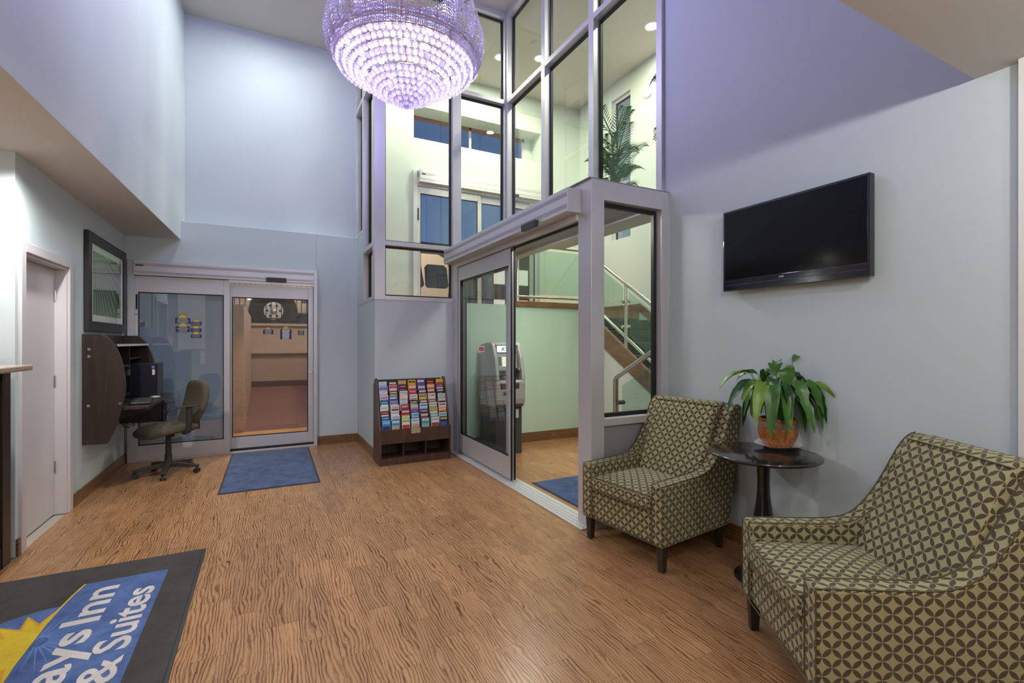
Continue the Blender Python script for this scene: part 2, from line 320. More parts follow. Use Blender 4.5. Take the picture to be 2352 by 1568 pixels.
class MB:
    def __init__(s): s.v = []; s.f = []; s.mi = []; s.uv = {}; s.k = 0
    def face(s, idx, uv=None):
        if uv: s.uv[len(s.f)] = uv
        s.f.append(tuple(idx)); s.mi.append(s.k)
    def box(s, a, b):
        x0, x1 = sorted((a[0], b[0])); y0, y1 = sorted((a[1], b[1])); z0, z1 = sorted((a[2], b[2])); n = len(s.v)
        s.v += [(x0, y0, z0), (x1, y0, z0), (x1, y1, z0), (x0, y1, z0), (x0, y0, z1), (x1, y0, z1), (x1, y1, z1), (x0, y1, z1)]
        for q in ((3, 2, 1, 0), (4, 5, 6, 7), (0, 1, 5, 4), (1, 2, 6, 5), (2, 3, 7, 6), (3, 0, 4, 7)): s.face([n+i for i in q])
        return s
    def prism(s, pts, d, axis='y', off=0.):     # polygon extruded: pts are the two other coordinates
        n = len(s.v); m = len(pts); lo, hi = off, off+d
        def P(p, h):
            return {'x': (h, p[0], p[1]), 'y': (p[0], h, p[1]), 'z': (p[0], p[1], h)}[axis]
        s.v += [P(p, lo) for p in pts] + [P(p, hi) for p in pts]
        s.face([n+i for i in range(m)][::-1]); s.face([n+m+i for i in range(m)])
        for i in range(m): j = (i+1) % m; s.face((n+i, n+j, n+m+j, n+m+i))
        return s
    def frame(s, pts, path, r, seg=8): return s
    def tube(s, path, r, seg=8, closed=False, cap=True):
        path = [Vector(p) for p in path]; n0 = len(s.v); m = len(path); up = Vector((0, 0, 1)); prev = None
        for i, p in enumerate(path):
            if closed: t = path[(i+1) % m]-path[i-1]
            else: t = path[min(i+1, m-1)]-path[max(i-1, 0)]
            t.normalize()
            if prev is None:
                a = t.cross(up)
                if a.length < 1e-3: a = t.cross(Vector((1, 0, 0)))
            else: a = prev-t*prev.dot(t)
            a.normalize(); prev = a; b = t.cross(a); rr = r[i] if isinstance(r, (list, tuple)) else r
            for k in range(seg):
                w = 2*pi*k/seg; s.v.append(tuple(p+a*cos(w)*rr+b*sin(w)*rr))
        for i in range(m if closed else m-1):
            j = (i+1) % m
            for k in range(seg):
                l = (k+1) % seg; s.face((n0+i*seg+k, n0+i*seg+l, n0+j*seg+l, n0+j*seg+k))
        if cap and not closed:
            s.face([n0+k for k in range(seg)][::-1]); s.face([n0+(m-1)*seg+k for k in range(seg)])
        return s
    def cyl(s, a, b, r, seg=12): return s.tube([a, b], r, seg)
    def lathe(s, prof, c=(0, 0, 0), seg=32, cap=True):
        n = len(s.v); m = len(prof)
        for r, z in prof:
            for k in range(seg):
                w = 2*pi*k/seg; s.v.append((c[0]+r*cos(w), c[1]+r*sin(w), c[2]+z))
        for i in range(m-1):
            for k in range(seg):
                l = (k+1) % seg; s.face((n+i*seg+k, n+i*seg+l, n+(i+1)*seg+l, n+(i+1)*seg+k))
        if not cap: return s
        if prof[0][0] > 1e-5: s.face([n+k for k in range(seg)][::-1])
        if prof[-1][0] > 1e-5: s.face([n+(m-1)*seg+k for k in range(seg)])
        return s
    def ball(s, c, r, seg=8, rings=6, sq=(1, 1, 1)):
        n = len(s.v)
        for i in range(1, rings):
            p = pi*i/rings
            for k in range(seg):
                w = 2*pi*k/seg; s.v.append((c[0]+r*sq[0]*sin(p)*cos(w), c[1]+r*sq[1]*sin(p)*sin(w), c[2]+r*sq[2]*cos(p)))
        t = len(s.v); s.v += [(c[0], c[1], c[2]+r*sq[2]), (c[0], c[1], c[2]-r*sq[2])]
        for i in range(rings-2):
            for k in range(seg):
                l = (k+1) % seg; s.face((n+i*seg+k, n+(i+1)*seg+k, n+(i+1)*seg+l, n+i*seg+l))
        for k in range(seg):
            l = (k+1) % seg; s.face((n+k, n+l, t)); s.face((n+(rings-2)*seg+l, n+(rings-2)*seg+k, t+1))
        return s
    def poly(s, pts):
        n = len(s.v); s.v += [tuple(p) for p in pts]; s.face(range(n, n+len(pts))); return s
    def build(s, name, mats, parent=None, local=False, smooth=False, bevel=0, seg=2, sub=0, label=None, kind=None, flat_uv=False):
        me = bpy.data.meshes.new(name); v = s.v
        if parent is not None and not local:
            inv = wm(parent).inverted(); v = [tuple(inv @ Vector(p)) for p in v]
        me.from_pydata(v, [], s.f)
        for m_ in (mats if isinstance(mats, (list, tuple)) else [mats]): me.materials.append(m_)
        me.polygons.foreach_set('material_index', s.mi)
        if s.uv or flat_uv:
            ul = me.uv_layers.new(name='UVMap')
            for p in me.polygons:
                g = s.uv.get(p.index)
                if g:
                    for li, q in zip(p.loop_indices, g): ul.data[li].uv = q
                else:
                    nn = p.normal; a = max(range(3), key=lambda i: abs(nn[i]))
                    for li in p.loop_indices:
                        co = me.vertices[me.loops[li].vertex_index].co
                        ul.data[li].uv = ((co.y, co.z), (co.x, co.z), (co.x, co.y))[a]
        bm = bmesh.new(); bm.from_mesh(me); bmesh.ops.recalc_face_normals(bm, faces=bm.faces) if len(s.f) > 1 else None; bm.to_mesh(me); bm.free()
        if smooth:
            me.polygons.foreach_set('use_smooth', [True]*len(me.polygons))
        o = bpy.data.objects.new(name, me); C.objects.link(o)
        if parent is not None: o.parent = parent
        if bevel:
            b = o.modifiers.new('bevel', 'BEVEL'); b.width = bevel; b.segments = seg; b.limit_method = 'ANGLE'; b.angle_limit = radians(35)
            if smooth:
                try: me.set_sharp_from_angle(angle=radians(40))
                except Exception: pass
        elif smooth and smooth != 'all':
            me.set_sharp_from_angle(angle=radians(45))
        if sub:
            b = o.modifiers.new('sub', 'SUBSURF'); b.levels = sub; b.render_levels = sub
        if label: o['label'] = label
        if kind: o['kind'] = kind
        return o

def thing(name, label, cat, loc=(0, 0, 0), rz=0, group=None, kind=None):
    o = bpy.data.objects.new(name, None); C.objects.link(o); o.location = loc; o.rotation_euler = (0, 0, rz)
    o.empty_display_size = .1
    if label: o['label'] = label
    if cat: o['category'] = cat
    if group: o['group'] = group
    if kind: o['kind'] = kind
    return o
def tag(o, label, cat, group=None, kind=None):
    o['label'] = label; o['category'] = cat
    if group: o['group'] = group
    if kind: o['kind'] = kind
    return o
def B(name, a, b, m, parent=None, **k): return MB().box(a, b).build(name, m, parent, **k)
def struct(o, label=None):
    o['kind'] = 'structure'
    if label: o['label'] = label
    return o
def text(body, name, m, size, loc, rot, parent=None, fit=None, ext=.0006, bold=0, align='CENTER'):
    c = bpy.data.curves.new(name, 'FONT'); c.body = body; c.size = size; c.extrude = ext; c.offset = bold; c.align_x = align; c.align_y = 'CENTER'
    c.resolution_u = 3; c.materials.append(m)
    o = bpy.data.objects.new(name, c); C.objects.link(o)
    if fit:
        c.align_x = 'LEFT'; c.align_y = 'BOTTOM_BASELINE'
    bpy.context.view_layer.update(); scl = o.scale.copy()
    me = bpy.data.meshes.new_from_object(o.evaluated_get(bpy.context.evaluated_depsgraph_get())); bpy.data.objects.remove(o)
    o = bpy.data.objects.new(name, me); C.objects.link(o); o.scale = scl
    if fit:
        xs = [v.co.x for v in me.vertices]; ys_ = [v.co.y for v in me.vertices]; x0 = min(xs); kx = fit[0]/(max(xs)-x0); ky = fit[1]/max(max(ys_), 1e-4)
        for v in me.vertices: v.co.x = (v.co.x-x0)*kx; v.co.y *= ky
    mw = Matrix.Translation(loc) @ Euler(rot).to_matrix().to_4x4() @ Matrix.Diagonal((*o.scale, 1))
    if parent is not None: o.parent = parent; mw = wm(parent).inverted() @ mw
    o.matrix_basis = mw
    return o
def catmull(pts, k=5):
    out = []; P = [pts[0]]+list(pts)+[pts[-1]]
    for i in range(1, len(P)-2):
        a, b, c, d = (Vector(P[i-1]), Vector(P[i]), Vector(P[i+1]), Vector(P[i+2]))
        for j in range(k):
            t = j/k; out.append(.5*((2*b)+(c-a)*t+(2*a-5*b+4*c-d)*t*t+(3*b-a-3*c+d)*t**3))
    out.append(Vector(pts[-1])); return out

# ---------------------------------------------------------------- setting: shell
XL, XA, XD, XT, XS, XR = -1.46, 1.175, 2.175, 2.98, 4.3, 5.46
YB, YG, YP, YU, YC = 7.045, 5.875, 2.90, 7.70, .986
ZS, ZV, ZL, ZP, CB, CH = 1.93, 2.65, 2.90, 2.655, 5.6, 5.95
ZT2 = 4.75

# floor slab + planks
def planks():
    fl = struct(B('floor', (-3.6, -3.0, -.12), (XR, 7.12, -.006), M['sub']), 'brown zebra-grain wood plank floor running through lobby and vestibule')
    full = MB().box((0.0006, .0006, -.006), (PW-.0006, PL-.0006, 0)); first = None; rest = MB(); cand = []
    S_, K_ = sin(radians(YAW)), cos(radians(YAW))
    regions = [(-1.46, XA, -3.0, YB), (XA, XD, -3.0, YG), (XD, XT, -3.0, YG), (XT, XS, 2.0, YG)]
    for (x0, x1, y0, y1) in regions:
        for c in range(math.floor(x0/PW), math.ceil(x1/PW)):
            o = plank_off(c)
            for r in range(math.floor((y0+o)/PL), math.ceil((y1+o)/PL)):
                a = max(x0, c*PW); b = min(x1, (c+1)*PW); d = max(y0, r*PL-o); e2 = min(y1, (r+1)*PL-o)
                if b-a < .004 or e2-d < .004: continue
                cx, cyy = (a+b)/2, (d+e2)/2; dep = cx*S_+cyy*K_; lat = cx*K_-cyy*S_
                px = 1176+FPX*lat/dep if dep > .3 else 9999; py = 784+FPX*H/dep if dep > .3 else 9999
                vis = dep > .3 and -120 < px < 2450 and py < 1700
                if cx > 2.2 and cyy < 2.8: vis = False
                cand.append((0 if vis else 1, dep, a, b, d, e2))
    cand.sort(); sh = None
    for i, (nv, dep, a, b, d, e2) in enumerate(cand):
        if i < 300 and not nv:
            whole = abs(b-a-PW) < 1e-5 and abs(e2-d-PL) < 1e-5
            if whole:
                if sh is None:
                    p = full.build('plank', M['floor'], None); sh = p.data; p.parent = fl
                else: p = bpy.data.objects.new('plank', sh); C.objects.link(p); p.parent = fl
                p.location = (a, d, 0)
            else: MB().box((a+.0006, d+.0006, -.006), (b-.0006, e2-.0006, 0)).build('plank', M['floor'], fl)
        else: rest.box((a+.0006, d+.0006, -.006), (b-.0006, e2-.0006, 0))
    rest.build('plank_field', M['floor'], fl, kind='stuff')
planks()

# left wall with doorway (Y 4.395..5.21, z<2.03)
wl = MB()
wl.box((XL-.12, 5.21, 0), (XL, YB+.3, 2.665)).box((XL-.12, 4.28, 0), (XL, 4.395, 2.665)).box((XL-.12, 4.395, 2.03), (XL, 5.21, 2.665))
struct(wl.build('wall_left', M['wall']), 'pale left wall with a white door, below the dropped soffit')
struct(B('wall_reception', (-3.6, 4.28, 0), (XL-.12, 4.40, 2.665), M['white']), 'white wall behind the reception counter')
struct(B('wall_far_left', (-3.72, -3, 0), (-3.6, 4.4, 2.665), M['white']))
struct(B('wall_behind', (-3.72, -3.12, 0), (XT+.12, -3.0, 2.665), M['white']))
# fascia + soffit on the left
def fx(y): return -.92-.035*(YB-y)
struct(MB().prism([(fx(YC), YC), (fx(7.3), 7.3), (fx(7.3)-.15, 7.3), (fx(YC)-.15, YC)], 6.0-2.668, 'z', 2.668).build('wall_fascia', M['wallup']), 'tall lavender-lit upper wall above the left soffit')
struct(MB().prism([(fx(YC)-.001, YC), (fx(YB)-.001, YB), (XL-.12, YB), (XL-.12, 4.34), (-3.72, 4.34), (-3.72, YC)], .003, 'z', 2.665).build('ceiling_soffit', M['soffit']), 'beige underside of the dropped soffit over the left wall')
# back wall: lower proud part with ledge, door opening X -1.42..0.63 z<2.39
wb = MB()
wb.box((.62, YB, 0), (XA, YB+.30, ZL)).box((XL-.12, YB, 2.385), (.62, YB+.30, ZL)).box((XL-.12, YB, 0), (-1.43, YB+.3, 2.385))
struct(wb.build('wall_back', M['wall'], bevel=.006), 'lower back wall with a narrow ledge over the glass entrance door')
struct(B('wall_back_upper', (-1.2, 7.30, ZL-.01), (XA+.1, 7.42, 6.0), M['wallup']), 'tall upper back wall, blue-grey')
# side wall beside brochure rack and wall behind the rack
struct(B('wall_side', (XA, YG+.12, 0), (XA+.12, YB, ZS), M['wall']), 'short side wall left of the brochure rack')
struct(B('wall_alcove', (XA, YG, 0), (XD+.02, YG+.12, ZS), M['wallup']), 'low pale wall behind the brochure rack under the glazing')
struct(B('wall_landing', (XD+.02, YG, 0), (XS, YG+.12, ZS), M['mintg']), 'mint green wall under the upper landing')
struct(B('wall_landing_side', (XA+.12, YG+.12, .05), (XA+.2, YU, ZS-.06), M['mint']))
# TV wall: upper plane and lower part proud by 12 mm
struct(B('wall_right_upper', (XT, .83, ZP), (XT+.12, 2.965, CH), M['wallup']), 'tall lavender upper wall above the television')
struct(B('wall_right', (XT-.012, .83, 0), (XT+.12, YP+.0, ZP), M['wall']), 'pale blue-grey wall carrying the television')
struct(B('trim_1', (XT-.06, .74, 0), (XT+.12, .83, ZP), M['white'], bevel=.004), 'white door trim at the far right edge')
struct(B('wall_right_rear', (XT, -3.0, 0), (XT+.12, .74, ZP), M['wall']))
# ceilings
struct(B('ceiling', (-1.3, YC, CB), (XA+.05, 7.42, CB+.1), M['ceil']), 'high grey ceiling over the atrium')
struct(B('ceiling_high', (XA+.05, YC, CH), (XR, YU, CH+.1), M['ceil']), 'highest ceiling over the glazing and the landing')
struct(B('ceiling_step', (XA+.05, YC, CB), (XA+.10, 7.42, CH), M['ceil']))
struct(B('ceiling_lobby', (-3.72, -3.12, ZP), (XT, YC, ZP+.08), M['soffit']), 'low lobby ceiling at upper right')
struct(B('wall_atrium_front', (-1.3, YC-.06, ZP+.08), (XR, YC, CH), M['wallup']))
# landing room shell
def wall_with_holes(name, x0, x1, y, t, z0, z1, holes, m, label):
    b = MB(); cuts = sorted({x0, x1, *[h[0] for h in holes], *[h[1] for h in holes]})
    for a, c in zip(cuts, cuts[1:]):
        hs = sorted([(h[2], h[3]) for h in holes if h[0] <= a+1e-6 and h[1] >= c-1e-6]); z = z0
        for p, q in hs:
            if p > z: b.box((a, y, z), (c, y+t, p))
            z = q
        if z1 > z: b.box((a, y, z), (c, y+t, z1))
    return struct(b.build(name, m), label)
wall_with_holes('wall_upper_back', XA, XR+.1, YU, .45, 0, CH, [(2.17, 4.61, ZS, 4.24), (2.17, 4.60, 4.78, 5.32)], M['mint'], 'pale green back wall of the upper landing')
wr = MB()
wr.box((XR, YC, 0), (XR+.4, 6.20, CH)).box((XR, 6.69, 0), (XR+.4, YU+.4, CH)).box((XR, 6.20, 0), (XR+.4, 6.69, 3.2)).box((XR, 6.20, 5.67), (XR+.4, 6.69, CH))
struct(wr.build('wall_upper_right', M['mint']), 'pale green wall beyond the glazing with a tall slot window')
struct(B('wall_stair_front', (XT+.12, YC, 0), (XR, YC+.1, CH), M['mint']))
struct(B('floor_landing', (XA+.12, YG+.12, ZS-.14), (XR, YU+.45, ZS), M['floor']), 'upper landing floor at street level')
# low ceiling of the glass vestibule, and the beam that carries the upper glazing
struct(B('ceiling_vestibule', (XD+.10, YP+.09, 2.575), (XT-.08, YG, 2.64), M['alup']), 'dark soffit inside the glass vestibule')
vb = thing('beam', 'stepped aluminium beam carrying the upper glazing above the vestibule', None, (XT, 4.4, 2.5), kind='structure')
MB().box((XT-.08, YP+.10, 2.60), (XT+.12, YG, 2.655)).build('upper_flange', M['alu'], vb)
MB().box((XT-.03, YP+.10, 2.545), (XT+.10, YG, 2.60)).build('lower_flange', M['alu'], vb)

# baseboards
bb = .115
struct(B('baseboard_left', (XL, 5.28, 0), (XL+.014, YB, bb), M['board']), 'wood baseboard under the wall-mounted desk')
struct(B('baseboard_back', (.63, YB-.014, 0), (XA, YB, bb), M['board']), 'wood baseboard right of the back entrance')
struct(B('baseboard_side', (XA-.014, YG+.002, 0), (XA, YB-.014, bb), M['board']), 'wood baseboard on the short side wall')
struct(B('baseboard_vestibule', (XD+.3, YG-.016, 0), (XS, YG-.002, bb+.02), M['board']), 'wood baseboard along the mint green wall')
struct(B('baseboard_right', (XT-.028, .83, 0), (XT-.012, YP-.02, .12), M['board']), 'wood baseboard behind the armchairs')
struct(B('baseboard_reception', (XL, 4.285, 0), (XL+.014, 4.32, bb), M['board']))
struct(B('baseboard_landing', (XR-.02, 5.95, ZS), (XR, YU, ZS+.11), M['board']))
struct(B('baseboard_upper_back', (XA+.12, YU-.02, ZS), (2.14, YU, ZS+.10), M['board']))
struct(MB().prism([(5.95, ZS+.11), (5.95, ZS-.02), (3.6, ZS-.02-.655*2.35), (3.6, ZS+.11-.655*2.35)], .02, 'x', XR-.02).build('baseboard_stair', M['board']))
struct(B('trim_2', (XD+.9, YG-.03, ZS-.02), (XS, YG+.12, ZS+.055), M['board']), 'wood cap on top of the mint green wall')

# ---------------------------------------------------------------- glazing
def pane(parent, axis, c, a0, a1, z0, z1, m=None, gk=.022):
    """a pane in plane axis=c spanning a0..a1; with black gasket"""
    m = m or M['glass']; g = MB(); p = MB(); d = .006
    def bx(b, u0, u1, w0, w1, t):
        if axis == 'y': b.box((u0, c-t, w0), (u1, c+t, w1))
        else: b.box((c-t, u0, w0), (c+t, u1, w1))
    if gk:
        bx(g, a0, a0+gk, z0, z1, .016); bx(g, a1-gk, a1, z0, z1, .016); bx(g, a0+gk, a1-gk, z0, z0+gk, .016); bx(g, a0+gk, a1-gk, z1-gk, z1, .016)
        g.build('gasket', M['black'], parent)
    if axis == 'y': p.poly([(a0+gk, c, z0+gk), (a1-gk, c, z0+gk), (a1-gk, c, z1-gk), (a0+gk, c, z1-gk)])
    else: p.poly([(c, a0+gk, z0+gk), (c, a1-gk, z0+gk), (c, a1-gk, z1-gk), (c, a0+gk, z1-gk)])
    return p.build('pane', m, parent)

# window_1: glazing facing the lobby above the rack (plane Y)
w1 = thing('window_1', 'tall aluminium-framed glazing above the brochure rack', None, (XA, YG, ZS), kind='structure')
fy0, fy1 = YG-.005, YG+.115; gy = YG+.085
for x0, x1, z0 in ((XA-.004, 1.30, ZS), (2.175, 2.29, ZS), (2.935, 3.06, ZV)):
    MB().box((x0, fy0, z0), (x1, fy1, CH)).build('mullion', M['alu'], w1, bevel=.002)
for x0, x1, z, h in ((1.30, 2.175, ZS, .05), (1.30, 2.175, 2.60, .055), (1.30, 2.175, ZT2-.06, .06), (2.29, 2.935, ZT2-.06, .06), (1.30, 2.175, CH-.07, .07), (2.29, 2.935, CH-.07, .07), (2.29, 2.935, ZV, .04)):
    MB().box((x0, fy0, z), (x1, fy1, z+h)).build('transom', M['alu'], w1, bevel=.002)
for a in ((1.30, 2.175, ZS+.05, 2.60), (1.30, 2.175, 2.655, ZT2-.06), (1.30, 2.175, ZT2, CH-.07), (2.29, 2.935, ZV+.04, ZT2-.06), (2.29, 2.935, ZT2, CH-.07)):
    pane(w1, 'y', gy, *a)
# window_2: glazing in the plane of the TV wall, above the vestibule
w2 = thing('window_2', 'tall aluminium-framed glazing above the sliding door header', None, (XT, 4.4, ZV), kind='structure')
fx0, fx1 = XT-.03, XT+.09; gx = XT+.06
ys = [(2.965, 3.03), (3.90, 3.985), (4.85, 4.93), (5.82, YG-.005)]
for a, b in ys: MB().box((fx0, a, ZV), (fx1, b, CH)).build('mullion', M['alu'], w2, bevel=.002)
for i in range(3):
    a, b = ys[i][1], ys[i+1][0]
    for z, h in ((ZT2-.06, .06), (CH-.07, .07), (ZV, .04)): MB().box((fx0, a, z), (fx1, b, z+h)).build('transom', M['alu'], w2, bevel=.002)
    pane(w2, 'x', gx, a, b, ZV+.04, ZT2-.06); pane(w2, 'x', gx, a, b, ZT2, CH-.07)
# window_3: side glazing left of window_1
w3 = thing('window_3', 'narrow side glazing between back wall and the lavender post', None, (XA, 6.4, ZS), kind='structure')
fx0, fx1 = XA-.004, XA+.11; gx = XA+.085
for a, b, z in ((6.62, 6.70, ZS), (7.20, 7.30, ZL)): MB().box((fx0, a, z), (fx1, b, CH)).build('mullion', M['alu'], w3, bevel=.002)
for a, b, z, h in ((YG+.12, 6.62, ZS, .05), (YG+.12, 6.62, 2.60, .055), (YG+.12, 6.62, ZT2-.06, .06), (6.70, 7.20, ZT2-.06, .06), (6.70, 7.20, ZL, .04), (6.7, YB, ZS, .05)):
    MB().box((fx0, a, z), (fx1, b, z+h)).build('transom', M['alu'], w3, bevel=.002)
for a in ((YG+.12, 6.62, ZS+.05, 2.60), (YG+.12, 6.62, 2.655, ZT2-.06), (YG+.12, 6.62, ZT2, CH), (6.70, 7.20, ZL+.04, ZT2-.06), (6.70, 7.20, ZT2, CH)):
    pane(w3, 'x', gx, *a)
MB().box((XA, 6.70, ZS+.05), (XA+.11, YB, ZL)).build('infill_panel', M['wall'], w3)

# window_4: side pane of the vestibule right of the pier, with grey lower panel
w4 = thing('window_4', 'glass side panel of the vestibule with grey panel below', None, (2.6, YP, 0), kind='structure')
MB().box((2.885, YP-.0, 0), (XT-.012, YP+.10, ZV)).build('post', M['alu'], w4, bevel=.002)
MB().box((2.297, YP, 2.50), (2.885, YP+.10, ZV)).build('top_rail', M['alu'], w4, bevel=.002)
MB().box((2.297, YP-.012, .775), (2.885, YP+.10, .83)).build('sill_rail', M['alu'], w4, bevel=.002)
MB().box((2.297, YP+.02, 0), (2.885, YP+.08, .775)).build('lower_panel', M['alup'], w4)
MB().box((2.297, YP-.004, 0), (2.885, YP+.02, .09)).build('kick_rail', M['alu'], w4)
pane(w4, 'y', YP+.075, 2.297, 2.885, .83, 2.50, gk=.03)
# strip window high on the landing back wall
w5 = thing('window_5', 'long recessed strip window high on the landing back wall', None, (3.4, YU+.3, 4.8), kind='structure')
for a, b in ((2.17, 2.21), (3.30, 3.34), (4.40, 4.44)): MB().box((a, YU+.36, 4.78), (b, YU+.40, 5.32)).build('mullion', M['trimw'], w5)
MB().box((2.17, YU+.36, 5.26), (4.44, YU+.40, 5.32)).build('top_rail', M['house1'], w5)
MB().box((2.17, YU+.36, 4.78), (4.44, YU+.40, 4.83)).build('bottom_rail', M['trimw'], w5)
MB().box((4.44, YU+.36, 4.78), (4.60, YU+.40, 5.32)).build('end_panel', M['mint'], w5)
pane(w5, 'y', YU+.38, 2.21, 3.30, 4.83, 5.26, gk=0); pane(w5, 'y', YU+.38, 3.34, 4.40, 4.83, 5.26, gk=0)
w6 = thing('window_6', 'tall slot window behind the palm', None, (XR+.3, 6.45, 3.2), kind='structure')
MB().box((XR+.05, 6.64, 3.2), (XR+.10, 6.69, 5.67)).build('jamb', M['trimw'], w6); MB().box((XR+.05, 6.20, 5.62), (XR+.10, 6.64, 5.67)).build('head', M['trimw'], w6)
pane(w6, 'x', XR+.08, 6.20, 6.64, 3.2, 5.62, M['glassb'], gk=.015)

# ---------------------------------------------------------------- sliding doors
def grooves(b, ax, c0, c1, f, z0, z1, rows, proud=.004):
    return b
# door_1: back entrance (plane Y), X -1.43 .. 0.62
d1 = thing('door_1', 'automatic glass entrance door on the back wall, left leaf fixed', None, (-.4, YB, 0), kind='structure')
Y0 = YB-.03
MB().box((-1.43, YB-.06, 0), (-1.365, YB+.06, 2.385)).build('jamb', M['alu'], d1, bevel=.002)
MB().box((.585, YB-.06, 0), (.63, YB+.06, 2.385)).build('jamb', M['alu'], d1, bevel=.002)
h = MB().box((-1.365, YB-.10, 2.20), (.585, YB+.06, 2.375)).build('header_box', M['alu'], d1, bevel=.003)
for z in [2.222+.007*i for i in range(4)]+[2.31+.007*i for i in range(5)]:
    MB().box((-1.36, YB-.1015, z), (.58, YB-.0995, z+.003)).build('header_rib', M['alup'], h)
MB().box((-1.345, YB-.1035, 2.305), (-1.27, YB-.10, 2.32)).build('badge', M['black'], h, label='small black maker badge')
MB().box((-.41, YB-.07, 2.165), (.585, YB-.02, 2.20)).build('track_cover', M['alul'], d1)
s_ = MB().box((.01, YB-.145, 2.195), (.245, YB-.10, 2.25)).build('motion_sensor', M['dgrey'], d1, bevel=.004, label='black motion sensor on the header')
def leaf(parent, name, x0, x1, y, z0, z1, sl, sr, st, sb, gm, axis='y', label=None, t=.022):
    lf = MB()
    def bx(u0, u1, w0, w1, th=t):
        if axis == 'y': lf.box((u0, y-th, w0), (u1, y+th, w1))
        else: lf.box((y-th, u0, w0), (y+th, u1, w1))
    bx(x0, x0+sl, z0, z1); bx(x1-sr, x1, z0, z1); bx(x0+sl, x1-sr, z1-st, z1); bx(x0+sl, x1-sr, z0, z0+sb)
    o = lf.build(name, M['alu'], parent, bevel=.002, label=label)
    g = pane(o, axis, y, x0+sl, x1-sr, z0+sb, z1-st, gm, gk=.010)
    return o
L1 = leaf(d1, 'door_leaf', -1.365, -.40, YB-.03, .02, 2.195, .035, .065, .19, .17, M['glassb'], label='fixed left leaf, its blue reflection put into the glass colour')
L2 = leaf(d1, 'door_leaf', -.40, .585, YB+.03, .045, 2.16, .02, .065, .17, .145, M['glassd'], label='sliding right leaf with clear glass')
MB().box((-1.365, YB-.05, 0), (.60, YB+.04, .018)).build('threshold', M['alul'], d1, bevel=.003)
MB().box((-.40, YB-.008, .018), (.585, YB+.06, .045)).build('brush_strip', M['black'], d1)
MB().box((-1.352, YB-.054, 1.80), (-1.333, YB-.052, 1.975)).build('status_label', M['black'], L1, label='black sticker on the jamb')
MB().box((-1.355, YB-.054, 1.50), (-1.333, YB-.052, 1.765)).build('notice_label', M['paper'], L1, label='narrow white notice with blue heading')
MB().box((-1.355, YB-.055, 1.735), (-1.333, YB-.0535, 1.745)).build('notice_heading', M['navy'], L1)
MB().cyl((.552, YB-.012, 1.00), (.552, YB+.01, 1.00), .018, 16).build('lock', M['chrome'], L2)
# stickers: navy rectangles crowned by a yellow half sun, with tiny print
def sticker(name, x0, x1, z0, z1, y, parent, label, lines=3, gap=.72, sun=True, flip=-1):
    r = MB().box((x0, y-.001, z0), (x1, y+.001, z1)).build(name, M['navy'], parent, label=label)
    cx = (x0+x1)/2; w = x1-x0; R = w*.30
    if sun:
        MB().prism([(cx+R*1.12*cos(a*pi/14), z1+R*1.12*sin(a*pi/14)) for a in range(15)], .0014, 'y', y-.0008).build('sun_rim', M['navy'], r)
        MB().prism([(cx+R*cos(a*pi/14), z1+R*sin(a*pi/14)) for a in range(15)], .0026, 'y', y-.0014).build('half_sun', M['yel'], r)
    t = MB(); n = lines
    for i in range(n):
        z = z1-(z1-z0)*(i+.7)/(n+.4); ww = w*(.40 if i % 3 == 1 else .36)*random.uniform(.8, 1.05)
        t.box((cx-ww, y-.0022, z-.0035*(z1-z0)/.07*.9), (cx+ww, y-.001, z+.0035*(z1-z0)/.07*.9))
    t.build('print_line', M['paper'], r, kind='stuff')
yg = YB+.026
sticker('glass_decal', -.027, .094, 1.517, 1.575, yg, L2, 'small navy decal with yellow half sun, leftmost on the right leaf', 4)
sticker('glass_decal', .177, .313, 1.449, 1.585, yg, L2, 'largest navy decal with a list, middle of the right leaf', 8)
sticker('glass_decal', .393, .470, 1.508, 1.567, yg, L2, 'smallest navy decal, rightmost on the right leaf', 3)
ys_ = YB-.034
for (a, b, z0, z1, ln) in ((-.972, -.818, 1.640, 1.705, 4), (-.813, -.701, 1.618, 1.662, 2), (-.965, -.822, 1.537, 1.602, 4), (-.813, -.703, 1.537, 1.582, 2), (-.813, -.703, 1.465, 1.508, 2), (-1.335, -1.27, 1.60, 1.65, 2)):
    sticker('glass_decal', a, b, z0, z1, ys_, L1, None, ln)

# door_2: vestibule sliding door (plane X), Y 3.07 .. 5.91
d2 = thing('door_2', 'automatic sliding glass door of the vestibule, partly open', None, (XD, 4.4, 0), kind='structure')
MB().box((XD, YP, 0), (2.297, 3.07, ZV)).build('pier', M['alu'], d2, bevel=.002)
MB().box((XD-.0, 5.72, 0), (XD+.12, YG-.006, ZV)).build('jamb', M['alu'], d2, bevel=.002)
MB().box((XD, 3.07, 2.44), (XD+.12, 5.72, ZV)).build('lintel', M['alu'], d2, bevel=.002)
MB().box((XD-.02, YP-.003, ZV), (XT, YG, ZV+.006)).build('top_flashing', M['alup'], d2)
h = MB().box((2.045, 3.03, 2.415), (XD, 5.86, 2.60)).build('header_box', M['alu'], d2, bevel=.003)
for z in [2.445+.009*i for i in range(4)]+[2.535+.009*i for i in range(4)]:
    MB().box((2.0435, 3.035, z), (2.0455, 5.855, z+.003)).build('header_rib', M['alup'], h)
MB().box((XD-.02, 3.07, 2.365), (XD+.10, 5.72, 2.415)).build('track_cover', M['alul'], d2)
MB().box((XD+.03, 3.07, 2.345), (XD+.05, 4.24, 2.366)).build('brush_strip', M['black'], d2)
MB().box((2.005, 3.46, 2.39), (2.045, 3.70, 2.445)).build('motion_sensor', M['dgrey'], d2, bevel=.005, label='black motion sensor above the opening')
LV = leaf(d2, 'door_leaf', 4.235, 5.70, XD+.03, .035, 2.36, .055, .055, .17, .22, M['glassd'], axis='x', label='glass leaf pushed open toward the rack')
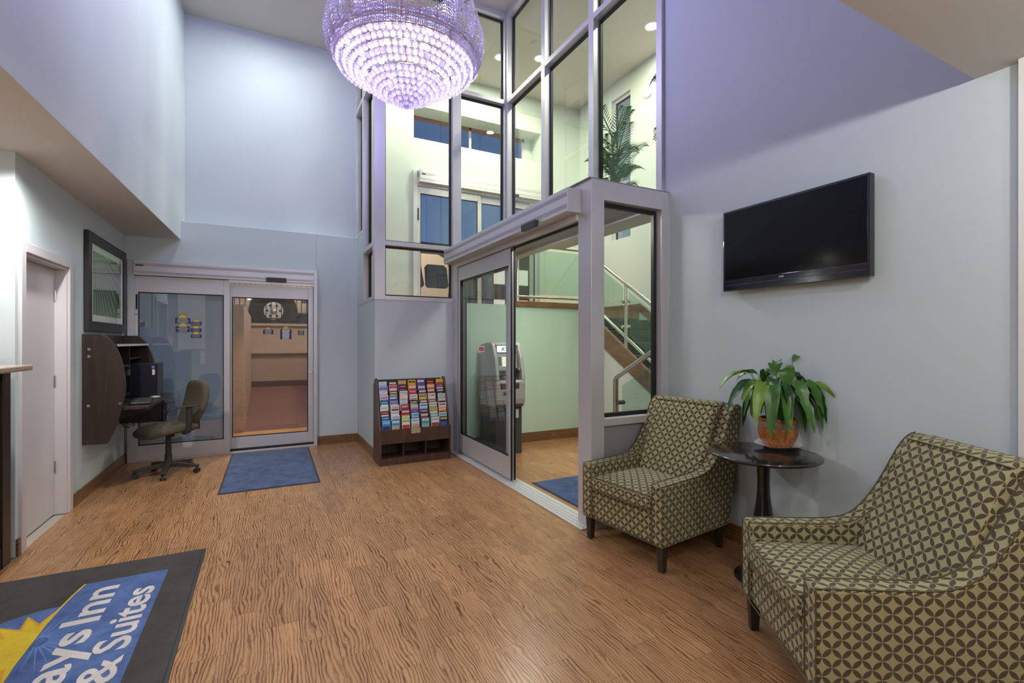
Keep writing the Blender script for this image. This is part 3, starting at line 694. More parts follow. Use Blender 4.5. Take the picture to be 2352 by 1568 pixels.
MB().box((XD+.004, 4.222, .03), (XD+.020, 4.235, 2.35)).build('edge_seal', M['black'], LV)
MB().box((XD+.040, 4.222, .03), (XD+.056, 4.235, 2.35)).build('edge_seal', M['black'], LV)
LV2 = leaf(d2, 'door_leaf', 4.40, 5.70, XD+.085, .035, 2.36, .055, .055, .17, .16, M['glassd'], axis='x', label='second glass leaf behind the first')
MB().cyl((XD-.004, 4.262, .93), (XD+.02, 4.262, .93), .016, 14).build('lock', M['chrome'], LV)
MB().box((XD-.07, 2.93, 0), (XD+.13, 5.86, .012)).build('threshold', M['alul'], d2, bevel=.003)
for x in (-.045, -.01, .03, .075): MB().box((XD+x, 2.94, .012), (XD+x+.008, 5.85, .018)).build('track_rail', M['alul'], d2)
for y in (3.75, 3.35, 4.1): MB().cyl((XD-.035, y, .012), (XD-.035, y, .0145), .006, 10).build('screw', M['dgrey'], d2)
# red arrow label on the glass
st = MB().box((XD+.0235, 4.925, 1.30), (XD+.0255, 5.075, 1.368)).build('arrow_label', M['paper'], LV, label='red and white double-arrow sticker')
MB().prism([(4.932, 1.334), (4.948, 1.360), (4.948, 1.354), (5.052, 1.354), (5.052, 1.360), (5.068, 1.334), (5.052, 1.308), (5.052, 1.314), (4.948, 1.314), (4.948, 1.308)], .002, 'x', XD+.0222).build('red_arrow', M['red'], st)
MB().box((XD+.0210, 4.965, 1.330), (XD+.0225, 5.035, 1.338)).build('print_line', M['paper'], st)

# door_3: upper sliding door to the street
d3 = thing('door_3', 'automatic glass door to the street on the upper landing', None, (3.4, YU, ZS), kind='structure')
MB().box((2.15, YU-.05, ZS), (2.215, YU+.08, 4.235)).build('jamb', M['alul'], d3); MB().box((4.56, YU-.05, ZS), (4.63, YU+.08, 4.235)).build('jamb', M['alul'], d3)
h = MB().box((2.235, YU-.13, 4.03), (4.60, YU+.02, 4.235)).build('header_box', M['alul'], d3, bevel=.003)
for z in (4.06, 4.075, 4.09, 4.15, 4.165, 4.18): MB().box((2.24, YU-.132, z), (4.595, YU-.129, z+.004)).build('header_rib', M['alu'], h)
MB().box((2.27, YU-.134, 4.15), (2.33, YU-.13, 4.17)).build('badge', M['black'], h)
MB().box((3.86, YU-.17, 4.02), (4.05, YU-.13, 4.06)).build('motion_sensor', M['dgrey'], d3)
MB().box((2.215, YU-.05, 3.99), (4.56, YU+.02, 4.03)).build('track_cover', M['alu'], d3)
leaf(d3, 'door_leaf', 2.215, 3.36, YU, ZS+.02, 3.98, .06, .06, .11, .12, M['glassb2'] if 'glassb2' in M else M['glass'])
leaf(d3, 'door_leaf', 3.33, 4.56, YU+.05, ZS+.02, 3.98, .07, .07, .11, .12, M['glass'])
MB().box((2.222, YU-.026, 3.42), (2.25, YU-.023, 3.62)).build('status_label', M['black'], d3)
MB().box((2.224, YU-.026, 3.02), (2.248, YU-.023, 3.38)).build('notice_label', M['paper'], d3)

# interior white door on the left wall
d4 = thing('door_4', 'white flush door in the left wall behind the counter', None, (XL, 4.8, 0), kind='structure')
MB().box((XL-.005, 4.325, 0), (XL+.018, 4.395, 2.10)).build('casing', M['trimw'], d4, bevel=.003)
MB().box((XL-.005, 5.21, 0), (XL+.018, 5.281, 2.10)).build('casing', M['trimw'], d4, bevel=.003)
MB().box((XL-.005, 4.395, 2.03), (XL+.018, 5.21, 2.10)).build('casing', M['trimw'], d4, bevel=.003)
MB().box((XL-.12, 5.19, 0), (XL, 5.21, 2.03)).box((XL-.12, 4.395, 0), (XL, 4.41, 2.03)).box((XL-.12, 4.41, 2.01), (XL, 5.19, 2.03)).build('jamb', M['trimw'], d4)
MB().box((XL-.115, 4.412, .008), (XL-.075, 5.188, 2.008)).build('door_panel', M['trimw'], d4, bevel=.002)
for z in (.35, 1.05, 1.75): MB().cyl((XL-.07, 5.186, z), (XL-.07, 5.186, z+.09), .006, 8).build('hinge', M['steel'], d4)

# ---------------------------------------------------------------- stairs and railings beyond the vestibule
stt = thing('staircase', 'carpeted staircase descending from the landing behind the vestibule', None, (4.88, 5.0, 0), kind='structure')
rise, run, n = .175, .267, 9
for i in range(n):
    z = ZS-rise*(i+1); y = YG-run*(i+1)
    MB().box((XS+.02, y, z-.16), (XR-.02, y+run+.02, z)).build('step', M['stairc'], stt, bevel=.012)
MB().prism([(YG+.12, ZS), (YG, ZS), (YG-2.35, ZS-1.54), (YG-2.35, ZS-1.74), (YG+.12, ZS-.25)], .05, 'x', XS-.03).build('stringer', M['board'], stt)
MB().prism([(YG, .02), (YG, ZS-.28), (YG-2.35, ZS-1.76), (YG-2.35, .02)], .04, 'x', XS+.0).build('under_wall', M['white'], stt)
MB().box((XT+.13, 1.9, .02), (XR, YG-2.4, .36)).build('mid_landing', M['stairc'], stt)
for i in range(2): MB().box((XT+.3, YG-2.4+.267*i, .0), (XS-.05, YG-2.4+.267*(i+1), .24-.12*i)).build('step', M['stairc'], stt, bevel=.01)
rl = thing('stair_railing', 'steel and glass railing along the staircase', 'railing', (XS, 5.0, 1.0))
def slope(y, h=0): return ZS-.655*(YG-y)+h
xr = XS+.0
MB().tube([(xr, 5.80, slope(5.80, .86)), (xr, 3.75, slope(3.75, .86))], .024, 12).build('handrail', M['steel'], rl, smooth=True)
MB().tube([(xr, 5.80, slope(5.80, .14)), (xr, 3.75, slope(3.75, .14))], .022, 12).build('bottom_rail', M['steel'], rl, smooth=True)
for y in (4.97, 3.85):
    p = MB().tube([(xr, y, slope(y, -.06)), (xr, y, slope(y, .86))], .022, 12).build('post', M['steel'], rl, smooth=True)
    for s in (-1, 1):
        for hh in (.28, .62): MB().cyl((xr-.02, y+s*.05, slope(y, hh)), (xr+.02, y+s*.05, slope(y, hh)), .024, 12).build('glass_clamp', M['steel'], p)
for a, b in ((5.76, 5.03), (4.91, 3.90)):
    MB().prism([(a, slope(a, .20)), (b, slope(b, .20)), (b, slope(b, .78)), (a, slope(a, .78))], .010, 'x', xr-.005).build('glass_panel', M['glassg'], rl)
rl2 = thing('lower_stair_railing', 'steel railing rising right, nearest behind the side pane', 'railing', (3.2, 3.6, 0))
p0, p1 = (3.2, 3.86, 1.05), (3.2, 2.9, 1.05+.52*.96)
MB().tube([(3.2, 3.86, 0.0), (3.2, 3.86, 1.02), (3.2, 3.84, 1.055), (3.2, 2.95, 1.53)], .025, 12).build('handrail', M['steel'], rl2, smooth=True)
MB().tube([(3.24, 3.88, 0.0), (3.24, 3.88, 1.04)], .016, 10).build('post', M['steel'], rl2, smooth=True)
MB().cyl((3.18, 3.80, .80), (3.26, 3.80, .80), .022, 12).build('glass_clamp', M['dgrey'], rl2)
MB().prism([(3.80, .12), (3.80, .97), (3.0, 1.39), (3.0, .54)], .010, 'x', 3.235).build('glass_panel', M['glassg'], rl2)
rl3 = thing('landing_railing', 'glass guard with steel rails on top of the mint wall', 'railing', (3.7, 5.94, ZS+.06))
MB().tube([(3.15, 5.94, 2.06), (XS, 5.94, 2.06)], .020, 12).build('bottom_rail', M['steel'], rl3, smooth=True)
MB().tube([(3.15, 5.94, 2.80), (XS, 5.94, 2.80)], .024, 12).build('handrail', M['steel'], rl3, smooth=True)
for x in (3.17, XS-.02): MB().cyl((x, 5.94, ZS+.055), (x, 5.94, 2.8), .02).build('post', M['steel'], rl3, smooth=True)
MB().box((3.2, 5.935, 2.10), (XS-.05, 5.945, 2.74)).build('glass_panel', M['glassg'], rl3)

# recessed downlights beyond the glass
S_, K_ = sin(radians(YAW)), cos(radians(YAW))
def U(px, py, X=None, Y=None, Z=None):
    t = (px-1176)/FPX; v = (784-py)/FPX; dx = S_+K_*t; dy = K_-S_*t
    d = X/dx if X is not None else (Y/dy if Y is not None else (Z-H)/v)
    return Vector((dx*d, dy*d, H+v*d))
for (px, py, lab) in ((1150, 131, 'round ceiling downlight in the pane beside the chandelier'), (1241, 134, 'round ceiling downlight seen in the second pane'), (1499, 60, 'round ceiling downlight at the right end of the glazing')):
    p = U(px, py, Z=CH); dl = thing('downlight', lab, 'downlight', (p.x, p.y, CH-.004))
    MB().lathe([(.085, -.006), (.11, -.006), (.115, 0), (.085, 0), (.085, -.006)], (p.x, p.y, CH), 24, cap=False).build('trim_ring', M['china'], dl, smooth=True)
    MB().lathe([(.0, -.003), (.085, -.003), (.085, 0), (0, 0)], (p.x, p.y, CH), 24).build('lens', M['lamp'], dl)
p = U(1490, 211, X=XR); dl = thing('reflection_disc', 'round glowing disc standing in for a reflected downlight beside the hanging plant', 'light', p)  # glowing disc stands in for a downlight reflected in the glass
b = MB().lathe([(0, .0), (.075, .0), (.075, .02), (0, .022)], (0, 0, 0), 24); b.v = [(p.x-z, p.y+x, p.z+y) for x, y, z in b.v]; b.build('lens', M['lamp'], dl)
b = MB().lathe([(.075, 0), (.088, 0), (.088, .018), (.075, .018), (.075, 0)], (0, 0, 0), 24, cap=False); b.v = [(p.x-z, p.y+x, p.z+y) for x, y, z in b.v]; b.build('trim_ring', M['china'], dl, smooth=True)
p = U(1229, 99, Z=CH); sd = thing('smoke_detector', 'small round ceiling detector beyond the glass', 'detector', (p.x, p.y, CH))
MB().lathe([(0, -.03), (.04, -.03), (.06, -.02), (.065, 0), (0, 0)], (p.x, p.y, CH), 20).build('housing', M['ceil'], sd, smooth=True)


# ================================================================ OBJECTS
# ---------------------------------------------------------------- armchairs
def armchair(label, loc, rz):
    t = thing('armchair', label, 'armchair', loc, rz, 'petal print armchairs')
    D = .35
    def uvprism(pts, y0, y1, name, bevel=.012, nm=None):
        """profile pts (s,z) extruded in y, with length-wise uv on the rim"""
        b = MB(); n = len(pts); b.v = [(D-p[0], y0, p[1]) for p in pts]+[(D-p[0], y1, p[1]) for p in pts]
        b.face(list(range(n)), [(D-p[0], p[1]) for p in pts]); b.face([n+i for i in range(n)][::-1], [(D-p[0], p[1]) for p in pts][::-1])
        L_ = 0
        for i in range(n):
            j = (i+1) % n; l = math.dist(pts[i], pts[j])
            b.face((i, j, n+j, n+i), [(y0, L_), (y0, L_+l), (y1, L_+l), (y1, L_)]); L_ += l
        return b.build(name, M['fabric'], t, local=True, smooth=True, bevel=bevel, seg=3)
    top = catmull([(0, .54), (.22, .545), (.40, .553), (.50, .583), (.575, .655), (.645, .765), (.72, .91), (.765, .965), (.80, .982)], 4)
    prof = [(0, .165), (0, .30)]+[(p.x, p.y) for p in top]+[(.845, .972), (.835, .93), (.785, .62), (.73, .30), (.70, .165)]
    arms = {}
    for s, nm in ((1, 'left'), (-1, 'right')):
        y0, y1 = (s*.265, s*.355) if s > 0 else (-.355, -.265)
        a = uvprism(prof, y0, y1, 'arm')
        pt = [(D-p.x, p.y) for p in top]
        for yy in (y0+.004, y1-.004):
            MB().tube([(D+.001, yy, .18)]+[(D+.001, yy, .50)]+[(x+(.001 if i == 0 else 0), yy, z+.0005) for i, (x, z) in enumerate(pt)], .0026, 6).build('piping', M['pipe'], a, local=True, smooth=True)
    # back
    bp = [(.455, .40), (.475, .47), (.53, .60), (.60, .76), (.665, .91), (.70, .965), (.745, .985), (.80, .988), (.842, .97), (.835, .93), (.785, .62), (.73, .30), (.70, .168)]
    bk = uvprism(bp, -.266, .266, 'backrest', .02)
    MB().tube([(D-.70, -.264, .968), (D-.695, 0, .972), (D-.70, .264, .968)], .003, 6).build('piping', M['pipe'], bk, local=True)
    # front rail / seat box
    b = MB().box((D-.72, -.266, .165), (D-.012, .266, .375)); fr = b.build('seat_base', M['fabric'], t, local=True, smooth=True, bevel=.008, flat_uv=True)
    # cushion with crown
    cu = MB(); nx, ny = 12, 12
    def cp(i, j, top_):
        u, v = i/nx, j/ny; x = D+.012-u*.52; y = -.262+v*.524
        edge = min(1, min(u, 1-u)*8+.0)*min(1, min(v, 1-v)*8+.0); crown = .020*sin(pi*u)*sin(pi*v)
        bulge = .010*sin(pi*v) if i == 0 else 0
        return (x+bulge, y, (.470+crown-(1-edge)*.012) if top_ else (.368+(1-edge)*.010))
    for tp in (1, 0):
        for i in range(nx+1):
            for j in range(ny+1): cu.v.append(cp(i, j, tp))
    q = (nx+1)*(ny+1)
    def uvt(i, j, tp): p = cp(i, j, tp); return (p[0], p[1])
    for i in range(nx):
        for j in range(ny):
            a = i*(ny+1)+j; cu.face((a, a+1, a+ny+2, a+ny+1), [uvt(i, j, 1), uvt(i, j+1, 1), uvt(i+1, j+1, 1), uvt(i+1, j, 1)])
            cu.face((q+a, q+a+ny+1, q+a+ny+2, q+a+1))
    for j in range(ny):
        a = j; cu.face((a, q+a, q+a+1, a+1), [(cp(0, j, 1)[1], .47), (cp(0, j, 1)[1], .368), (cp(0, j+1, 1)[1], .368), (cp(0, j+1, 1)[1], .47)])
        a = nx*(ny+1)+j; cu.face((a, a+1, q+a+1, q+a))
    for i in range(nx):
        a = i*(ny+1); cu.face((a, a+ny+1, q+a+ny+1, q+a)); a += ny; cu.face((a, q+a, q+a+ny+1, a+ny+1))
    seat = cu.build('seat_cushion', M['fabric'], t, local=True, smooth=True, bevel=.012, seg=3)
    for z in (.462, .374):
        MB().tube([(D+.010+.010*sin(pi*k/12)+.001, -.258+.516*k/12, z+.004*sin(pi*k/12)*(1 if z > .4 else 0)) for k in range(13)], .004, 6).build('piping', M['pipe'], seat, local=True, smooth=True)
    MB().tube([(D+.001, -.352, .168), (D+.001, .352, .168)], .0035, 6).build('hem_piping', M['pipe'], fr, local=True)
    for sx_, sy in ((.31, .315), (.31, -.315), (-.29, .30), (-.29, -.30)):
        l = MB(); r0, r1 = .026, .018; k = -.03 if sx_ < 0 else 0
        l.v = [(sx_+a*r0, sy+c*r0, .170) for a, c in ((-1, -1), (1, -1), (1, 1), (-1, 1))]+[(sx_+k+a*r1, sy+c*r1, 0) for a, c in ((-1, -1), (1, -1), (1, 1), (-1, 1))]
        for f_ in ((0, 1, 2, 3), (7, 6, 5, 4), (0, 4, 5, 1), (1, 5, 6, 2), (2, 6, 7, 3), (3, 7, 4, 0)): l.face(f_)
        l.build('leg', M['legw'], t, local=True, bevel=.002)
    return t
FL, FR_ = Vector((2.056, 2.836)), Vector((2.127, 2.130)); f_ = Vector((-.992, -.115)).normalized(); c0 = (FL+FR_)/2-f_*.35
armchair('petal-print armchair beside the vestibule glass, left of the round table', (c0.x, c0.y, 0), math.atan2(f_.y, f_.x))
FL, FR_ = Vector((2.135, 1.601)), Vector((1.735, .995)); f_ = Vector((-.8325, .554)).normalized(); c0 = (FL+FR_)/2-f_*.35
armchair('petal-print armchair in the right foreground, partly cut off by the frame', (c0.x, c0.y, 0), math.atan2(f_.y, f_.x))

# ---------------------------------------------------------------- side table, saucer, plant
TX, TY, TZ, TR = 2.642, 1.832, .758, .306
t = thing('side_table', 'round black pedestal table between the two armchairs', 'table', (TX, TY, 0))
MB().lathe([(0, TZ-.022), (TR-.012, TZ-.022), (TR-.002, TZ-.014), (TR, TZ-.008), (TR-.003, TZ-.002), (TR-.008, TZ), (0, TZ)], (TX, TY, 0), 72).build('tabletop', M['tablew'], t, smooth=True)
pr = catmull([(.040, TZ-.022), (.036, .66), (.034, .56), (.042, .46), (.065, .32), (.092, .20), (.112, .10), (.132, .035)], 5)
MB().lathe([(p.x, p.y) for p in pr]+[(.14, .022)], (TX, TY, 0), 40).build('pedestal', M['tablew'], t, smooth=True)
MB().lathe([(0, 0), (.158, 0), (.162, .006), (.158, .018), (.14, .026), (0, .026)], (TX, TY, 0), 48).build('base', M['tablew'], t, smooth=True)
pc = U(1786, 1020, Z=TZ+.02); PX, PY = pc.x, pc.y
t = thing('saucer', 'white square-cornered saucer under the plant pot', 'saucer', (PX, PY, TZ))
b = MB(); seg = 48; prof = [(0, .004, 0), (.055, .004, 0), (.062, .0, 0), (.066, .002, 0), (.085, .014, .4), (.112, .024, 1), (.114, .026, 1), (.084, .018, .5), (.055, .009, 0), (0, .009, 0)]
for r, z, sq in prof:
    for k in range(seg):
        w = 2*pi*k/seg; s4 = 1+.10*sq*(abs(cos(2*w+.7))**1.5-.5)
        r2 = r*1.2; b.v.append((PX+r2*s4*cos(w), PY+r2*s4*sin(w), TZ+z+.005*sq*cos(4*w+1.4)))
for i in range(len(prof)-1):
    for k in range(seg): l = (k+1) % seg; b.face((i*seg+k, i*seg+l, (i+1)*seg+l, (i+1)*seg+k))
b.build('dish', M['china'], t, smooth=True)
P0 = TZ+.009
t = thing('potted_lily', 'potted peace lily in amber ribbed pot on the round table', 'plant', (PX, PY, P0))
MB().lathe([(1.2*a_, 1.2*b_) for a_, b_ in [(0, 0), (.058, 0), (.066, .006), (.082, .035), (.091, .065), (.092, .088), (.090, .098)]], (PX, PY, P0), 48).build('pot', M['ceramic'], t, smooth=True)
MB().lathe([(1.2*a_, 1.2*b_) for a_, b_ in [(.090, .098), (.0915, .103), (.091, .127), (.088, .132)]], (PX, PY, P0), 48).build('rope_band', M['rope'], t, smooth=True)
MB().lathe([(1.2*a_, 1.2*b_) for a_, b_ in [(.088, .132), (.090, .138), (.086, .148), (.079, .146), (.078, .125), (0, .125)]], (PX, PY, P0), 48).build('pot_rim', M['ceramic'], t, smooth=True)
MB().lathe([(1.2*a_, 1.2*b_) for a_, b_ in [(0, .130), (.077, .128)]], (PX, PY, P0), 24).build('soil', M['soil'], t)
def lily_leaf(az, reach, rise, droop, length, width, m, twist=0, base=None):
    """stem rises from the pot then a lance blade arches over"""
    dx, dy = cos(az), sin(az); r0 = base if base is not None else random.uniform(.01, .05); reach *= 1.34; rise = rise*1.18+.04; length *= 1.3; width *= 1.28; droop *= 1.25
    S0 = Vector((PX+dx*r0, PY+dy*r0, P0+.125)); K1 = Vector((PX+dx*reach*.45, PY+dy*reach*.45, P0+.12+rise)); 
    T = Vector((PX+dx*reach, PY+dy*reach, P0+.12+rise-droop))
    stem = [S0.lerp(K1, a/6)+Vector((0, 0, .025*sin(pi*a/6))) for a in range(7)]
    dirs = (K1-S0).normalized(); blade = []; n = 11
    c1 = K1+Vector((dx*length*.35, dy*length*.35, length*.20)); c2 = T+Vector((-dx*.02, -dy*.02, droop*.45))
    for i in range(n+1):
        a = i/n; blade.append(K1*(1-a)**3+c1*3*a*(1-a)**2+c2*3*a*a*(1-a)+T*a**3)
    b = MB(); b.tube(stem, [.0032-.0001*i for i in range(7)], 5)
    side = Vector((-dy, dx, 0)); n0 = len(b.v); b.k = 1
    for i, p in enumerate(blade):
        a = i/n; w = width*(sin(pi*min(1, a*1.0)**.72)**.85)*(1-.25*a)+.0004; tg = (blade[min(i+1, n)]-blade[max(i-1, 0)]).normalized()
        up = tg.cross(side).normalized(); sd = (side*cos(twist)+up*sin(twist)); wv = .10*w*sin(i*2.3+az*3)
        for s, h in ((-1, .26), (-.5, .05), (0, 0), (.5, .05), (1, .26)):
            b.v.append(tuple(p+sd*w*s+up*(-h*w)*(-1)+up*wv*s))
    for i in range(n):
        for k in range(4): q = n0+i*5+k; b.face((q, q+1, q+6, q+5))
    b.v = [(min(x, 2.950-.01*abs(sin(z*40))), y, max(z, TZ+.004)) for x, y, z in b.v]
    return b.build('leaf', [M['palms'], m], t, smooth='all')
rt = Vector((K_, -S_)); fw = Vector((S_, K_))          # image right / away directions on the floor plane
def az_img(r, d): v = rt*r-fw*d; return math.atan2(v.y, v.x)   # r: to the image right, d: toward the viewer
R_ = random.Random(11)
spec = [ # r, d, reach, rise, droop, length, width
 (-1, .15, .30, .25, .08, .17, .024), (-1, .4, .29, .21, .14, .18, .026), (-.9, .6, .22, .19, .18, .20, .030), (-.6, .9, .17, .19, .24, .20, .034),
 (-.35, 1, .15, .16, .20, .17, .028), (-.1, 1, .12, .20, .16, .17, .032), (.05, 1, .12, .12, .13, .12, .020), (.35, 1, .13, .13, .15, .15, .020),
 (.8, .7, .19, .20, .22, .22, .036), (1, .4, .22, .19, .18, .19, .030), (1, .1, .34, .19, .05, .20, .018), (1, .3, .25, .17, .13, .17, .026),
 (.7, -.2, .22, .31, -.03, .20, .018), (1, -.1, .20, .25, .10, .18, .022), (-.2, .3, .08, .30, .06, .17, .034), (-.1, .9, .09, .27, .11, .18, .036),
 (.2, -.4, .10, .29, .02, .16, .028), (-.7, -.4, .18, .24, .04, .16, .024), (-.9, -.2, .25, .24, .07, .17, .026), (.5, .3, .13, .23, .10, .16, .028),
 (.9, .9, .20, .14, .16, .16, .030), (-.5, .5, .13, .22, .13, .17, .028), (-.8, .1, .18, .20, .10, .16, .026), (.3, .8, .15, .20, .14, .17, .030),
 (0, -1, .14, .24, .06, .16, .028), (.6, -.9, .20, .20, .10, .17, .028), (-.6, -.9, .18, .19, .10, .17, .026), (.9, .6, .15, .12, .14, .14, .020),
 (-.3, -.2, .05, .25, .01, .13, .022), (.15, .1, .05, .23, .02, .13, .022), (-.75, .8, .16, .13, .12, .14, .024), (.1, .5, .07, .20, .06, .13, .024)]
for k in range(14): a_ = 2*pi*k/14; spec.append((cos(a_), sin(a_), R_.uniform(.12, .2), R_.uniform(.12, .2), R_.uniform(.12, .22), .16, .028))
for i, (r, d, rc, rs, dr, ln, wd) in enumerate(spec):
    lily_leaf(az_img(r, d)+R_.uniform(-.1, .1), rc*R_.uniform(.95, 1.05), rs, dr, ln, wd*1.05, [M['leafg'], M['leafd'], M['leafl'], M['leafg']][i % 4 if rc > .1 else 0], R_.uniform(-.5, .5))
for i in range(16):
    a = R_.uniform(0, 2*pi); r = R_.uniform(.02, .05); k = R_.uniform(.10, .2)
    MB().tube([(PX+cos(a)*r, PY+sin(a)*r, P0+.14), (PX+cos(a)*(r+.02), PY+sin(a)*(r+.02), P0+.12+k), (PX+cos(a)*(r+.05), PY+sin(a)*(r+.05), P0+.12+k*1.4)], .0028, 5).build('stalk', M['palms'], t)

# ---------------------------------------------------------------- television
t = thing('television', 'wall-mounted black flat television on the right wall', 'television', (2.94, 1.855, 2.05))
y0, y1, z0, z1 = 1.390, 2.318, 1.775, 2.335
b = MB().box((2.905, y0, z0), (2.945, y1, z1)); hs = b.build('housing', M['plast'], t, bevel=.004)
bz = MB(); w_ = .016
bz.box((2.898, y0, z0), (2.906, y1, z0+.075)).box((2.898, y0, z1-w_), (2.906, y1, z1)).box((2.898, y0, z0+.075), (2.906, y0+w_, z1-w_)).box((2.898, y1-w_, z0+.075), (2.906, y1, z1-w_))
M['bezel'] = mat('navy_gloss_bezel', (.008, .009, .022), .08, spec=.6, coat=.5)
bz.build('bezel', M['bezel'], t, bevel=.002)
MB().box((2.901, y0+w_, z0+.075), (2.907, y1-w_, z1-w_)).build('screen', M['screen'], t)
MB().box((2.8975, y0+.02, z0+.036), (2.8985, y1-.02, z0+.040)).build('bezel_groove', M['dgrey'], t)
text('COBY', 'lettering', M['paper'], .02, (2.897, 1.905, z0+.052), (radians(90), 0, radians(-90)), t, fit=(.034, .010), bold=.0)
MB().box((2.945, 1.65, 1.90), (2.966, 2.05, 2.2)).build('wall_bracket', M['dgrey'], t)

# ---------------------------------------------------------------- framed print
xp = -1.42; a = [U(196, 532, X=xp), U(280, 578, X=xp), U(277, 764, X=xp)]; ya, yb_ = 5.60, 6.905; za, zb = 1.515, 2.435
t = thing('framed_print', 'black-framed palm leaf print above the computer desk', 'picture', (XL+.005, (ya+yb_)/2, (za+zb)/2))
fr = MB(); fw_ = .095
for p, q in (((ya, za), (yb_, za+fw_)), ((ya, zb-fw_), (yb_, zb)), ((ya, za+fw_), (ya+fw_, zb-fw_)), ((yb_-fw_, za+fw_), (yb_, zb-fw_))):
    fr.box((XL+.003, p[0], p[1]), (xp, q[0], q[1]))
fr.build('frame', M['frameb'], t, bevel=.004)
MB().box((XL+.004, ya+fw_, za+fw_), (xp-.015, yb_-fw_, zb-fw_)).build('mat_board', M['paper'], t)
# palm leaf artwork: radiating blades over banded ground (uv-free, drawn from object position)
N = NB('palm_print'); g = N.add('ShaderNodeNewGeometry'); X, Y, Z = N.sep(g.outputs['Position'])
dy = N.math('SUBTRACT', Y, 5.80); dz = N.math('SUBTRACT', 2.34, Z)
ang = N.math('ARCTAN2', dy, dz); rad = N.math('SQRT', N.math('ADD', N.math('MULTIPLY', dy, dy), N.math('MULTIPLY', dz, dz)))
sw = N.math('SINE', N.math('MULTIPLY', ang, 24)); st2 = N.math('POWER', N.math('ABSOLUTE', sw), 7)
band = N.ramp(Z, [(0, (0, 0, 0)), (1, (1, 1, 1))])
zz = N.math('MULTIPLY', N.math('SUBTRACT', Z, 1.64), 1/.66)
ground = N.ramp(zz, [(.0, (.14, .15, .11)), (.30, (.012, .03, .02)), (.44, (.010, .025, .018)), (.46, (.12, .09, .22)), (.72, (.17, .13, .28)), (.86, (.07, .12, .06)), (1, (.12, .22, .08))])
N.l.new(N.mix(N.math('MULTIPLY', st2, N.math('SUBTRACT', 1.1, N.math('MULTIPLY', rad, .7)), clamp=True), ground, (.30, .62, .10)), N.b.inputs['Base Color']); N.b.inputs['Roughness'].default_value = .4
MB().box((XL+.006, ya+.17, za+.16), (xp-.0135, yb_-.17, zb-.16)).build('print', N.m, t)
MB().poly([(xp-.008, ya+fw_, za+fw_), (xp-.008, yb_-fw_, za+fw_), (xp-.008, yb_-fw_, zb-fw_), (xp-.008, ya+fw_, zb-fw_)]).build('glazing', M['glass'], t)

# ---------------------------------------------------------------- wall-mounted computer carrel
t = thing('computer_carrel', 'dark wood wall-mounted carrel desk under the framed print', 'desk', (XL, 6.25, .81))
crv = catmull([(-1.33, 1.487), (-1.275, 1.455), (-1.225, 1.38), (-1.18, 1.25), (-1.155, 1.10), (-1.15, .98), (-1.17, .84), (-1.215, .66), (-1.275, .50), (-1.30, .485)], 4)
for y in (5.56, 6.90):
    sp = MB().prism([(XL, .49), (XL, 1.487)]+[(p.x, p.y) for p in crv], .028, 'y', y).build('side_panel', M['espresso'], t, bevel=.002)
    if y < 6:
        for x, z in ((-1.41, 1.35), (-1.41, 1.285), (-1.415, .84), (-1.19, .85)): MB().cyl((x, y-.002, z), (x, y+.002, z), .012, 12).build('bolt_cap', M['steel'], sp)
        for x, z in ((-1.445, 1.45), (-1.445, 1.41), (-1.445, .60), (-1.445, .52), (-1.26, .80)): MB().cyl((x, y-.001, z), (x, y+.001, z), .005, 8).build('screw_hole', M['dgrey'], sp)
MB().box((XL+.001, 5.588, .55), (XL+.018, 6.90, 1.487)).build('back_panel', M['espresso'], t)
MB().box((XL+.018, 5.588, 1.375), (-1.215, 6.90, 1.395)).build('shelf', M['espresso'], t, bevel=.001)
MB().box((-1.2155, 5.59, 1.374), (-1.212, 6.90, 1.396)).build('shelf_edge', M['alul'], t)
MB().box((XL+.018, 6.30, 1.02), (-1.27, 6.318, 1.375)).build('divider', M['espresso'], t)
MB().box((XL+.018, 6.318, 1.23), (-1.27, 6.90, 1.245)).build('shelf', M['espresso'], t)
MB().prism([(XL+.018, 5.588), (-.985, 5.62), (-.985, 6.90), (XL+.018, 6.90)], .03, 'z', .78).build('desktop', M['espresso'], t, bevel=.002)
MB().prism([(XL+.018, .60), (XL+.018, .78), (-1.02, .78), (-1.06, .70)], .02, 'y', 6.1).build('knee_bracket', M['dgrey'], t)
MB().box((XL+.018, 6.72, .50), (-1.04, 6.80, .78)).build('support_leg', M['espresso'], t)
MB().box((-1.12, 6.45, .55), (-1.04, 6.55, .78)).build('support_leg', M['espresso'], t)
t = thing('monitor', 'black monitor standing inside the carrel', 'monitor', (-1.305, 5.99, .81), -.18)
MB().box((-.02, -.24, .055), (.02, .24, .37)).build('housing', M['plast'], t, local=True, bevel=.006)
MB().box((.0195, -.222, .085), (.0215, .222, .352)).build('screen', M['screen'], t, local=True)
MB().box((-.03, -.02, .006), (0, .02, .12)).build('neck', M['plast'], t, local=True)
MB().lathe([(0, 0), (.10, 0), (.10, .006), (.03, .014), (0, .014)], (0, 0, 0), 24).build('stand', M['plast'], t, local=True, smooth=True)
t = thing('computer_tower', 'black computer tower on the carrel desktop', 'computer', (-1.22, 6.53, .81))
MB().box((-1.41, 6.44, .81), (-1.035, 6.62, 1.18)).build('case', mat('tower_metal', (.022, .020, .030), .35, metal=.3), t, bevel=.004)
MB().box((-1.055, 6.436, .812), (-1.030, 6.624, 1.184)).build('front_bezel', M['dgrey'], t, bevel=.004)
MB().box((-1.105, 6.438, 1.125), (-1.078, 6.44, 1.155)).build('blue_label', colmat((.15, .22, .75)), t, label='small blue square label')
MB().box((-1.10, 6.438, 1.055), (-1.076, 6.44, 1.115)).build('white_label', M['paper'], t, label='small white label')
